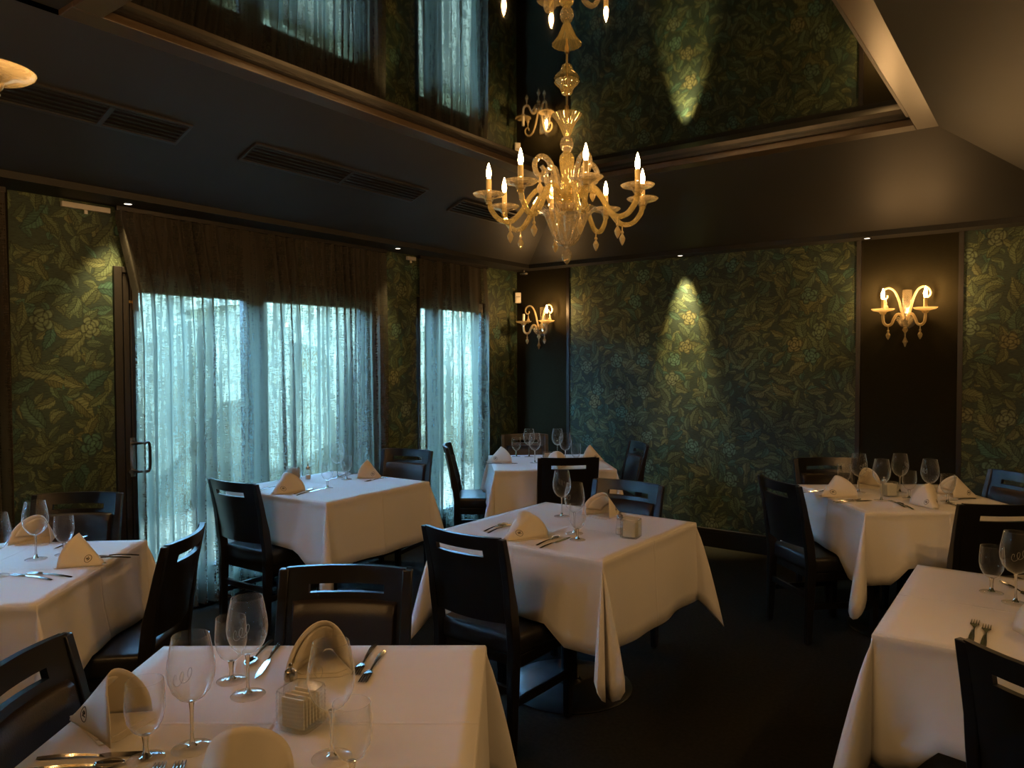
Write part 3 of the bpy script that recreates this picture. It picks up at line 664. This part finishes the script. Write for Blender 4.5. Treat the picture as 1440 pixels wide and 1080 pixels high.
    q = curved_sheet(xp, zp, lambda x, z: False, pf, lambda x, z: back_y(z) + bow(x) + .0075); q.build('back_pad', M['pad'], e, smooth=60)
    return e
chair0 = make_chair(); first = [True]
def place_chair(mx, my, face, label):
    """mx, my: middle of the top rail in plan; face: direction the sitter looks, degrees"""
    a = R(face); x = mx + .275 * math.cos(a); y = my + .275 * math.sin(a)
    o = chair0 if first[0] else copy_tree(chair0)
    first[0] = False
    o.location = (x, y, 0); o.rotation_euler = (0, 0, a - PI / 2)
    return tag(o, label, 'chair', 'black wooden dining chairs')
CH = [(-1.80, 0.63, 40, 'dining chair with brown leather back at the lower left corner beside the front table'),
      (-2.67, 1.53, 221, 'black dining chair seen from the side between the left table and the front table'),
      (-3.94, 1.69, -46, 'dining chair with brown back behind the left table, against the foliage wallpaper'),
      (-3.655, 2.355, 93, 'black dining chair seen from behind at the window table, before the bright curtain'),
      (-3.91, 3.99, -75, 'dining chair with bluish sheen beyond the window table, facing the camera'),
      (-1.81, 1.57, -56, 'dining chair with brown leather back facing the camera across the front table'),
      (-1.84, 2.16, 88, 'black dining chair seen from behind at the near left side of the centre table'),
      (-1.876, 3.605, -90, 'dining chair with bluish back pad at the far side of the centre table'),
      (-3.88, 4.40, 38, 'dining chair in profile before the narrow curtain, left of the far corner table'),
      (-2.68, 4.28, 131, 'black dining chair seen from behind, nearest the camera at the far corner table'),
      (-2.70, 5.38, 226, 'dining chair turned left beside the long wallpapered wall at the far corner table'),
      (-3.88, 5.45, -50, 'brown-backed dining chair half hidden behind the far corner table under the sconce'),
      (-1.24, 4.13, 47, 'black dining chair seen from behind at the left side of the right-hand table'),
      (-1.27, 5.25, -52, 'brown-backed dining chair behind the right-hand table against the wallpaper'),
      (-0.18, 5.17, 225, 'dining chair with grey pad at the right edge, beyond the right-hand table'),
      (-0.19, 4.03, 126, 'black dining chair seen from behind at the right-hand table, near the right edge'),
      (0.00, 1.92, 64, 'black dining chair back in the lower right corner before the right front table')]
for c in CH: place_chair(*c)

# ------------------------------------------------------------------ tables and cloths
TZ = .742; HALF = .43
def table_mesh_parts(e):
    q = MB(); q.box((-HALF + .004, -HALF + .004, TZ - .034), (HALF - .004, HALF - .004, TZ - .0035)); q.build('tabletop', M['wood'], e, smooth=0, bevel=.004)
    q = MB(); q.lathe([(.038, .02), (.038, .70), (.10, .705), (.10, .709), (.0, .709)], 24, cap=False); q.build('column', M['base'], e)
    q = MB(); q.lathe([(.0, 0), (.285, 0), (.290, .006), (.282, .012), (.20, .020), (.06, .030), (.045, .045), (.0, .046)], 48, cap=False); q.build('base_plate', M['base'], e)
tab0 = empty('dining_table'); table_mesh_parts(tab0); tfirst = [True]
def sm(t): t = max(0, min(1, t)); return t * t * (3 - 2 * t)
def cloth(e, name_seed, raises, folds, label):
    """raises: side -> (offset along side, half width) of the tucked chair seat; sides 0:+x 1:+y 2:-x 3:-y"""
    rnd = random.Random(name_seed); DROP = .365; a = HALF; NS = 26; NC = 12; per = []
    ph = [rnd.uniform(0, 6.28) for _ in range(8)]
    for side in range(4):
        n = Vector((math.cos(side * PI / 2), math.sin(side * PI / 2))); t = Vector((-n.y, n.x))
        for i in range(NS):
            s = -a + 2 * a * i / NS
            lift = 0
            if side in raises:
                o_, hw = raises[side]; lift = sm((hw + .07 - abs(s - o_)) / .08)
            wav = .010 * math.sin(s * 9 + ph[side]) + .006 * math.sin(s * 21 + ph[side + 4])
            edge = sm(min(a - s, a + s) / .10)
            per.append((n * a + t * s, n, DROP, lift, .012 + wav * edge + .020 * lift, 0))
        f = folds[side]; c = n * a + t * a
        for i in range(NC + 1):
            p = i / NC; phi = p * PI / 2; d = n * math.cos(phi) + t * math.sin(phi); sb = math.sin(2 * phi)
            if f == 0: r = .012 + .03 * max(0, sb)
            elif f == 1: r = .012 + .125 * max(0, sb) ** 1.1
            elif f == 2: r = .012 + .10 * abs(math.sin(4 * phi)) ** .9 + .03 * sb
            else: r = .012 + .12 * max(0, math.sin(2 * phi)) * (.7 + .3 * math.cos(6 * phi)) ** 2
            dr = DROP * (1 + .38 * max(0, sb) ** 1.5)
            if i == 0 or i == NC: pass
            per.append((c, d, dr, 0, r, sb))
    P = []; n_ = len(per)
    ts = [(-1, 0)] + [(k, 0) for k in (0, .012, .06, .12, .14, .25, .4, .55, .7, .85, .95, 1)]
    rings = []
    rr = .006
    for k in (0, .004, .014, .05, .075, .15, .25, .4, .55, .7, .85, 1.0):
        ring = []
        for (c, d, dr, lift, r, sb) in per:
            dd = dr
            if lift: dd = dr * (1 - lift) + (TZ - .474) * lift
            zz = TZ - dd * k
            if k <= .014: off = .004 * min(1, k / .008)
            else:
                off = .005 - .004 * sm((k - .05) / .03) * (1 - sb) + r * max(0, (k - .06) / .94) ** (1.15 if sb == 0 else .8)
            if lift and k > .5: off += lift * .03 * (k - .5)
            q_ = c + d * off
            ring.append((q_.x, q_.y, zz if k else TZ))
        rings.append(ring)
    q = MB(); V = []; F = []
    G = 22
    for i in range(G + 1):
        for j in range(G + 1):
            x = -a + 2 * a * i / G; y = -a + 2 * a * j / G; V.append((x, y, TZ))
    for i in range(G):
        for j in range(G): F.append((i * (G + 1) + j, (i + 1) * (G + 1) + j, (i + 1) * (G + 1) + j + 1, i * (G + 1) + j + 1))
    q.add(V, F)
    V = [p for ring in rings for p in ring]; F = []
    for k in range(len(rings) - 1):
        for i in range(n_):
            i2 = (i + 1) % n_; F.append((k * n_ + i, (k + 1) * n_ + i, (k + 1) * n_ + i2, k * n_ + i2))
    q.add(V, F)
    o = q.build('tablecloth', M['cloth'], smooth=60)
    o.location = e.location; o.rotation_euler = e.rotation_euler
    md = o.modifiers.new('solid', 'SOLIDIFY'); md.thickness = .0018; md.offset = -1
    return tag(o, label, 'tablecloth', 'white tablecloths')
TB = {'T1': (-1.32, 0.94, 36.4, 'front table in the lower left foreground'),
      'T2': (-3.18, 1.01, 41.5, 'left table cut by the left edge'),
      'T3': (-3.625, 3.02, 3.0, 'table beside the wide bright curtain'),
      'T4': (-3.12, 4.69, 41.0, 'far table in the corner under the sconce'),
      'T5': (-1.81, 2.895, -1.0, 'centre table under the chandelier'),
      'T6': (-0.686, 4.623, 36.6, 'table on the right in front of the lit sconce panel'),
      'T7': (0.018, 2.68, 0.5, 'table in the right foreground cut by the right edge')}
RAISE = {'T1': {1: (0.0, .23), 2: (-.03, .23)}, 'T2': {0: (.05, .23)}, 'T3': {3: (.02, .23)}, 'T4': {3: (0, .23), 2: (-.1, .23), 0: (.24, .2)},
         'T5': {3: (-.03, .23), 1: (0.05, .23)}, 'T6': {2: (.0, .23), 3: (.0, .23), 0: (.1, .23)}, 'T7': {3: (-.02, .25)}}
FOLD = {'T1': [1, 3, 1, 1], 'T2': [1, 1, 1, 1], 'T3': [1, 0, 0, 1], 'T4': [1, 1, 1, 1], 'T5': [1, 1, 1, 2], 'T6': [1, 1, 1, 1], 'T7': [1, 1, 1, 1]}
for k, (x, y, a, ds) in TB.items():
    e = tab0 if tfirst[0] else copy_tree(tab0); tfirst[0] = False
    e.location = (x, y, 0); e.rotation_euler = (0, 0, R(a))
    for ch in e.children:
        if ch.name.startswith('base_plate'): ch.scale = (.66, .66, 1) if k in ('T1', 'T4') else (1, 1, 1)
    tag(e, 'dark pedestal of the ' + ds, 'table', 'cloth-covered dining tables')
    cloth(e, ord(k[1]) * 7, RAISE[k], FOLD[k], 'white cloth over the ' + ds)

# ------------------------------------------------------------------ glasses
def make_wine():
    e = empty('wine_glass')
    q = MB(); q.lathe([(.004, .094), (.010, .095), (.024, .103), (.036, .118), (.0435, .138), (.0455, .155), (.0435, .178), (.0385, .205), (.0345, .225), (.0335, .2253), (.0332, .2240)], 36, cap=False); bowl = q.build('bowl', M['wglass'], e)
    q = MB(); q.lathe([(.0, .0945), (.006, .094), (.0048, .086), (.0036, .070), (.0034, .045), (.0038, .022), (.006, .010), (.010, .006)], 14, cap=False); q.build('stem', M['sglass'], e)
    q = MB(); q.lathe([(.0375, .0004), (.0385, .0012), (.037, .0022), (.022, .0042), (.010, .0062), (.0, .007)], 32, cap=False); q.build('foot', M['wglass'], e)
    # engraved script flourish on the bowl
    def on(u, z, r): return (r * math.cos(u), r * math.sin(u), z)
    p = [on(R(-110 + 46 * k / 29) + R(9) * math.cos(k * .55), .150 + .013 * math.sin(k * .55 + .4) + .0006 * k, .0462 - .0022 * abs(math.sin(k * .55))) for k in range(30)]
    q = MB(); q.tube(p, .00045, 4); q.build('engraving', M['etch'], bowl)
    return e
def make_goblet():
    e = empty('water_goblet')
    q = MB(); q.lathe([(.005, .048), (.012, .050), (.024, .060), (.033, .078), (.0365, .098), (.036, .120), (.0335, .153), (.0325, .1533), (.0322, .152)], 36, cap=False); bowl = q.build('bowl', M['wglass'], e)
    q = MB(); q.lathe([(.0, .050), (.008, .048), (.0065, .042), (.005, .030), (.0052, .016), (.008, .008), (.012, .005)], 14, cap=False); q.build('stem', M['sglass'], e)
    q = MB(); q.lathe([(.0335, .0004), (.0345, .0014), (.033, .0024), (.020, .0042), (.012, .006), (.0, .0065)], 32, cap=False); q.build('foot', M['wglass'], e)
    return e
wine0, gob0 = make_wine(), make_goblet(); gf = {'W': True, 'G': True}
GL = {
 'T1': [('W', -1.363, .785, 'tall wine glass at the left of the front table, beside the big rolled napkin'), ('G', -1.396, .710, 'short goblet in front of the left rolled napkin on the front table'), ('W', -1.480, .989, 'tall wine glass at the back left of the front table, before the brown chair'), ('G', -1.579, 1.011, 'short goblet overlapping the back left wine glass on the front table'), ('W', -1.112, .923, 'tall wine glass right of the ribbed jar on the front table'), ('G', -1.006, .880, 'short goblet nearest the bottom edge right of the ribbed jar')],
 'T2': [('W', -3.179, 1.204, 'tall wine glass standing whole on the left table'), ('W', -3.036, 1.024, 'wine glass cut by the left edge on the left table'), ('G', -3.165, 1.300, 'short goblet behind the napkin on the left table')],
 'T3': [('G', -3.548, 2.931, 'short goblet nearest the camera on the table by the bright curtain'), ('W', -3.813, 3.234, 'tall wine glass against the bright curtain'), ('G', -3.715, 3.225, 'short goblet half behind the wine glass by the bright curtain')],
 'T4': [('W', -3.406, 4.846, 'taller left wine glass on the far corner table'), ('W', -3.166, 4.579, 'wine glass just right of the leftmost pair on the far corner table'), ('G', -3.50, 4.80, 'leftmost goblet on the far corner table'), ('W', -3.220, 4.975, 'farthest right-hand wine glass on the far corner table'), ('W', -2.978, 4.710, 'nearer right-hand wine glass on the far corner table'), ('G', -2.874, 4.692, 'rightmost goblet on the far corner table')],
 'T5': [('W', -1.958, 3.064, 'wine glass farther back on the centre table'), ('W', -1.716, 2.789, 'wine glass nearer the camera in the middle of the centre table'), ('G', -1.644, 2.696, 'short goblet standing before the wine glasses on the centre table')],
 'T6': [('G', -1.012, 4.654, 'leftmost short goblet on the right-hand table'), ('W', -.926, 4.624, 'leftmost tall wine glass on the right-hand table'), ('W', -.772, 4.426, 'wine glass nearest the camera on the right-hand table'), ('W', -.734, 4.759, 'wine glass behind the white jar on the right-hand table'), ('G', -.660, 4.582, 'short goblet right of the white jar on the right-hand table'), ('W', -.560, 4.576, 'rightmost tall wine glass on the right-hand table'), ('G', -.474, 4.562, 'rightmost short goblet on the right-hand table')],
 'T7': [('G', -.170, 2.870, 'short goblet on the right front table'), ('W', -.101, 2.785, 'tall wine glass near the right edge on the right front table')]}
k_ = 0
for t, l in GL.items():
    for (g, x, y, lab) in l:
        src = wine0 if g == 'W' else gob0
        o = src if gf[g] else copy_tree(src); gf[g] = False; k_ += 1
        o.location = (x, y, TZ); o.rotation_euler = (0, 0, yaw + (R(k_ * 47 % 360) if k_ > 3 else [R(-10), 0, R(60), 0][k_]))
        tag(o, lab, 'wine glass' if g == 'W' else 'goblet', 'stemmed wine glasses' if g == 'W' else 'short-stemmed water goblets')

# ------------------------------------------------------------------ napkins
def make_napkin():
    def S(t, ph, k=1.0):
        w = .012 + .056 * t; h = .006 + .108 * t ** 1.05; s = math.sin(ph)
        y = -.095 + .155 * t - .052 * t * s ** 2 + .022 * t * math.cos(ph)
        return (w * math.cos(ph) * (1 + .10 * t * (1 - s)), y, .002 + h * s ** .85 * k)
    P = [[S(i / 12, PI * j / 22) for j in range(23)] for i in range(13)]
    q = MB(); q.grid(P); o = q.build('napkin', M['napkin'], smooth=180, solid=.0025)
    # folded layers lying under the cone
    q = MB()
    for z, sx, yb in ((.0008, 1.0, .050), (.0026, .85, .030)):
        q.add([(0, -.112 * (1.0 if sx == 1 else .98), z), (.074 * sx, yb, z), (.05 * sx, yb + .022, z), (-.05 * sx, yb + .022, z), (-.074 * sx, yb, z), (0, -.112 * (1.0 if sx == 1 else .98), z + .0016), (.074 * sx, yb, z + .0016), (.05 * sx, yb + .022, z + .0016), (-.05 * sx, yb + .022, z + .0016), (-.074 * sx, yb, z + .0016)],
              [(4, 3, 2, 1, 0), (5, 6, 7, 8, 9), (0, 1, 6, 5), (1, 2, 7, 6), (2, 3, 8, 7), (3, 4, 9, 8), (4, 0, 5, 9)])
    q.build('folded_base', M['napkin'], o, smooth=0)
    # inner rolled layer
    P = [[(x * .86, y - .004, max(.002, z * .90)) for (x, y, z) in (S(i / 6 * .45 + .5, PI * j / 22) for j in range(2, 15))] for i in range(7)]
    q = MB(); q.grid(P); q.build('inner_fold', M['napkin'], o, smooth=180, solid=.002)
    # embroidered ringed initial, on both flanks near the point
    for sgn in (1, -1):
        pts = []; c_t, c_p = .36, (.62 if sgn == 1 else PI - .62)
        for k in range(21):
            a = 2 * PI * k / 20; p = Vector(S(c_t + .075 * math.cos(a), c_p + .36 * math.sin(a))); n_ = Vector((math.cos(c_p), -.3, math.sin(c_p) * 1.3)).normalized(); pts.append(p + n_ * .0025)
        q = MB(); q.tube(pts, .0011, 5)
        for seg in ([(-.03, -.10), (-.005, .16), (.02, .02), (-.01, -.06), (.035, -.16)], [(-.03, .1), (.03, -.02), (.035, .12)]):
            pts = [Vector(S(c_t + a, c_p + b)) + n_ * .0025 for a, b in seg]; q.tube(bez(pts, 16), .0012, 5)
        q.build('monogram', M['ink'], o)
    return o
nap0 = make_napkin(); nf = [True]
NP = [(-1.590, .735, 18, 'large rolled napkin with a monogram at the left of the front table'), (-1.470, 1.195, -48, 'rolled napkin behind the ribbed jar on the front table'), (-1.150, .745, 128, 'rolled napkin at the bottom edge of the front table'),
      (-2.963, 1.272, -150, 'rolled napkin nearest the camera on the left table'), (-3.480, 1.330, -55, 'rolled napkin behind the wine glass on the left table'),
      (-3.633, 2.695, 92, 'rolled napkin in front of the seen-from-behind chair on the curtain-side table'), (-3.665, 3.370, -165, 'rolled napkin at the far end of the table by the wide curtain'),
      (-3.415, 4.480, 40, 'pointed napkin at the left of the far corner table'), (-2.900, 4.47, 124, 'napkin peeping over the chair back on the far corner table'), (-2.919, 4.985, 190, 'rolled napkin at the right of the far corner table'),
      (-1.859, 2.593, 75, 'rolled napkin with a monogram at the near left of the centre table'), (-1.794, 3.195, -108, 'rolled napkin at the far side of the centre table'),
      (-1.001, 4.420, 48, 'rolled napkin with monogram at the near left of the right-hand table'), (-.935, 4.86, -60, 'napkin behind the leftmost wine glass on the right-hand table'), (-.545, 4.40, 118, 'rolled napkin at the near edge of the right-hand table beside the chair'), (-.455, 4.80, 200, 'napkin at the far right of the right-hand table'),
      (-.015, 2.475, 100, 'napkin cut by the right edge on the right front table')]
for (x, y, a, lab) in NP:
    o = nap0 if nf[0] else copy_tree(nap0); nf[0] = False
    o.location = (x, y, TZ); o.rotation_euler = (0, 0, R(a) - PI / 2)
    tag(o, lab, 'napkin', 'rolled cream napkins')

# ------------------------------------------------------------------ cutlery (local +Y from handle to head, lying flat)
def handle_mesh(L_, y0):
    q = MB(); st = [(0, .0045), (.01, .0075), (.04, .0068), (.08, .0045), (L_ - .02, .0032), (L_, .0036)]; V = []
    for (y, w) in st:
        z = .0012 + .004 * math.sin(PI * y / L_ * .9); V += [(-w, y0 + y, z), (0, y0 + y, z + .0028), (w, y0 + y, z), (0, y0 + y, z - .0011)]
    F = [(0, 1, 2, 3), tuple(4 * (len(st) - 1) + k for k in (3, 2, 1, 0))]
    for i in range(len(st) - 1):
        for k in range(4): F.append((4 * i + (k + 1) % 4, 4 * i + k, 4 * i + 4 + k, 4 * i + 4 + (k + 1) % 4))
    return q.add(V, F)
def make_fork():
    e = empty('fork'); handle_mesh(.13, -.10).build('handle', M['steel'], e)
    q = MB(); q.add([(-.0036, .028, .0022), (.0036, .028, .0022), (.0115, .046, .0035), (.0115, .056, .003), (-.0115, .056, .003), (-.0115, .046, .0035), (-.0036, .028, .0042), (.0036, .028, .0042), (.0115, .046, .0055), (.0115, .056, .005), (-.0115, .056, .005), (-.0115, .046, .0055)], [(5, 4, 3, 2, 1, 0), (6, 7, 8, 9, 10, 11), (0, 1, 7, 6), (1, 2, 8, 7), (2, 3, 9, 8), (3, 4, 10, 9), (4, 5, 11, 10), (5, 0, 6, 11)])
    hd = q.build('head', M['steel'], e, smooth=0)
    for k in range(4):
        x = -.0095 + k * .00633; q = MB(); q.tube([(x, .055, .004), (x, .075, .003), (x, .092, .0022), (x, .100, .0035)], [.0019, .0018, .0015, .0007], 6); q.build('tine', M['steel'], hd)
    return e
def make_knife():
    e = empty('knife'); handle_mesh(.115, -.12).build('handle', M['steel'], e)
    q = MB(); st = [(-.006, .004, .004), (.01, .0085, .0085), (.06, .0095, .009), (.09, .0085, .007), (.108, .004, .002), (.113, .0005, .0)]; V = []
    for y, a_, c_ in st: V += [(-a_, y, .0015), (c_ * .8, y, .0010), (c_ * .8, y, .0020), (-a_, y, .0035)]
    F = [(0, 1, 2, 3), tuple(4 * (len(st) - 1) + k for k in (3, 2, 1, 0))]
    for i in range(len(st) - 1):
        for k in range(4): F.append((4 * i + (k + 1) % 4, 4 * i + k, 4 * i + 4 + k, 4 * i + 4 + (k + 1) % 4))
    q.add(V, F); q.build('blade', M['steel'], e, smooth=0); return e
def make_spoon():
    e = empty('spoon'); handle_mesh(.13, -.10).build('handle', M['steel'], e)
    P = []
    for i in range(9):
        t = i / 8; y = .028 + .055 * t; w = .0165 * math.sin(PI * min(1, t * .93 + .05)) ** .7
        P.append([(w * x, y, .0052 - .0042 * (1 - x * x) * math.sin(PI * t) ** .6) for x in (-1, -.6, -.2, .2, .6, 1)])
    q = MB(); q.grid(P); q.build('bowl', M['steel'], e, smooth=180, solid=-.0012); return e
PROTO = {'fork': make_fork(), 'knife': make_knife(), 'spoon': make_spoon()}; kf = {'fork': True, 'knife': True, 'spoon': True}
CT = [('knife', -1.475, .665, 40, 'knife below the large napkin at the left of the front table'), ('spoon', -1.470, .620, 44, 'spoon lying along the knife at the lower left corner'), ('fork', -1.414, 1.285, -57, 'left fork of the pair at the back right of the front table'), ('fork', -1.366, 1.268, -59, 'right fork of the pair at the back right of the front table'), ('spoon', -1.665, 1.145, -55, 'spoon at the back of the front table beside the wine glass'), ('knife', -1.610, 1.135, -51, 'knife at the back of the front table beside the brown chair'), ('fork', -1.281, .655, 140, 'left fork with only its tines in view at the bottom edge'), ('fork', -1.255, .680, 140, 'right fork with only its tines in view at the bottom edge'),
      ('fork', -2.918, 1.090, -163, 'nearer fork of the pair on the left table'), ('fork', -2.896, 1.140, -159, 'farther fork of the pair on the left table'), ('knife', -3.000, 1.390, -140, 'knife beyond the napkin on the left table'), ('spoon', -2.975, 1.365, -140, 'spoon beside the knife beyond the left table napkin'), ('knife', -3.350, 1.400, -55, 'knife at the back of the left table behind the goblet'),
      ('spoon', -3.565, 2.775, 106, 'spoon right of the napkin on the curtain-side table'), ('knife', -3.520, 2.778, 104, 'knife right of the spoon on the curtain-side table'), ('fork', -3.830, 2.735, 100, 'fork at the left of the napkin on the curtain-side table'), ('knife', -3.835, 3.350, -89, 'knife at the far edge of the curtain-side table'), ('spoon', -3.865, 3.350, -89, 'spoon at the far edge of the curtain-side table'), ('fork', -3.545, 3.330, -89, 'fork right of the far napkin on the curtain-side table'),
      ('knife', -3.335, 4.400, 40, 'knife before the pointed napkin on the far corner table'),
      ('fork', -2.040, 2.665, 96, 'right fork of the pair left of the centre table napkin'), ('fork', -2.075, 2.680, 97, 'left fork of the pair left of the centre table napkin'), ('spoon', -1.734, 2.610, 92, 'spoon right of the near napkin on the centre table'), ('knife', -1.690, 2.600, 89, 'knife right of the spoon on the centre table'),
      ('knife', -.880, 4.305, 52, 'knife right of the left napkin on the right-hand table'), ('spoon', -.915, 4.320, 54, 'spoon right of the left napkin on the right-hand table'), ('fork', -1.125, 4.505, 55, 'fork left of the left napkin on the right-hand table'), ('fork', -.684, 4.365, 122, 'left fork of the near pair on the right-hand table'), ('fork', -.640, 4.330, 121, 'right fork of the near pair on the right-hand table'), ('spoon', -.440, 4.500, 118, 'spoon right of the near napkin on the right-hand table'), ('knife', -.440, 4.690, -130, 'knife at the far right of the right-hand table'),
      ('fork', -.185, 2.430, 91, 'left fork of the pair on the right front table'), ('fork', -.155, 2.405, 91, 'right fork of the pair on the right front table'), ('spoon', -.105, 2.950, -60, 'spoon behind the glasses on the right front table')]
for (kd, x, y, a, lab) in CT:
    o = PROTO[kd] if kf[kd] else copy_tree(PROTO[kd]); kf[kd] = False
    o.location = (x, y, TZ + .0002); o.rotation_euler = (0, 0, R(a) - PI / 2)
    tag(o, lab, kd, {'fork': 'dinner forks', 'knife': 'dinner knives', 'spoon': 'dinner spoons'}[kd])

# ------------------------------------------------------------------ ribbed jars and shakers
def make_jar():
    e = empty('ribbed_jar'); H = .082; prof = [(.0, .002), (.036, .002)]
    n = 9
    for i in range(n):
        z0 = .004 + (H - .006) * i / n; dz = (H - .006) / n
        prof += [(.0385, z0), (.0415, z0 + dz * .3), (.0415, z0 + dz * .65), (.0385, z0 + dz * .95)]
    prof += [(.040, H), (.036, H), (.0355, .008), (.0, .007)]
    q = MB()
    vs_, fs = [], []; K = 40
    for (r, z) in prof:
        for k in range(K):
            a = 2 * PI * k / K; c_, s_ = math.cos(a), math.sin(a); f_ = r / (abs(c_) ** 5 + abs(s_) ** 5) ** .2
            vs_.append((f_ * c_, f_ * s_, z))
    for i in range(len(prof) - 1):
        for k in range(K): fs.append((i * K + k, i * K + (k + 1) % K, (i + 1) * K + (k + 1) % K, (i + 1) * K + k))
    q.add(vs_, fs); q.build('jar', M['ribglass'], e, smooth=40)
    for k in range(6):
        q = MB(); y = -.026 + k * .0105; q.box((-.027, y - .0022, .009), (.027, y + .0022, .070 + .004 * math.sin(k * 2.1))); q.build('sachet', M['packet'], e, smooth=0, bevel=.001)
    return e
def make_shaker():
    e = empty('salt_shaker')
    q = MB(); q.lathe([(.0, .0), (.017, .0), (.019, .003), (.018, .03), (.015, .055), (.0125, .064), (.0115, .066), (.0, .066)], 20, cap=False, flute=8, depth=.04); q.build('body', M['ribglass'], e)
    q = MB(); q.lathe([(.0, .004), (.015, .004), (.0145, .03), (.0, .032)], 14, cap=False); q.build('salt_fill', M['salt'], e)
    q = MB(); q.lathe([(.0135, .064), (.0145, .066), (.0145, .076), (.0125, .084), (.006, .089), (.0, .090)], 20, cap=False); cp = q.build('cap', M['cap'], e)
    q = MB(); q.lathe([(.0, .088), (.004, .089), (.0055, .094), (.004, .099), (.0, .101)], 12, cap=False); q.build('knob', M['cap'], cp)
    return e
jar0, sh0 = make_jar(), make_shaker()
JR = [(-1.262, .968, 15, 'square ribbed glass jar of sachets on the front table'), (-4.000, 3.03, 0, 'ribbed glass jar of sachets before the bright curtain'), (-3.085, 4.640, 40, 'ribbed glass jar of sachets on the far corner table'), (-1.479, 2.866, 10, 'ribbed glass jar of sachets on the centre table'), (-.760, 4.592, 36, 'ribbed glass jar of white sachets on the right-hand table')]
SH = [(-1.345, 1.005, 'metal-topped glass shaker behind the ribbed jar on the front table'), (-3.925, 3.085, 'metal-topped glass shaker beside the jar before the bright curtain'), (-3.01, 4.60, 'metal-topped glass shaker on the far corner table'), (-1.548, 2.895, 'metal-topped glass shaker left of the ribbed jar on the centre table'), (-.800, 4.660, 'metal-topped glass shaker behind the jar on the right-hand table')]
for i, (x, y, a, lab) in enumerate(JR):
    o = jar0 if i == 0 else copy_tree(jar0); o.location = (x, y, TZ); o.rotation_euler = (0, 0, R(a)); tag(o, lab, 'jar', 'ribbed sachet jars')
for i, (x, y, lab) in enumerate(SH):
    o = sh0 if i == 0 else copy_tree(sh0); o.location = (x, y, TZ); tag(o, lab, 'shaker', 'glass salt shakers')
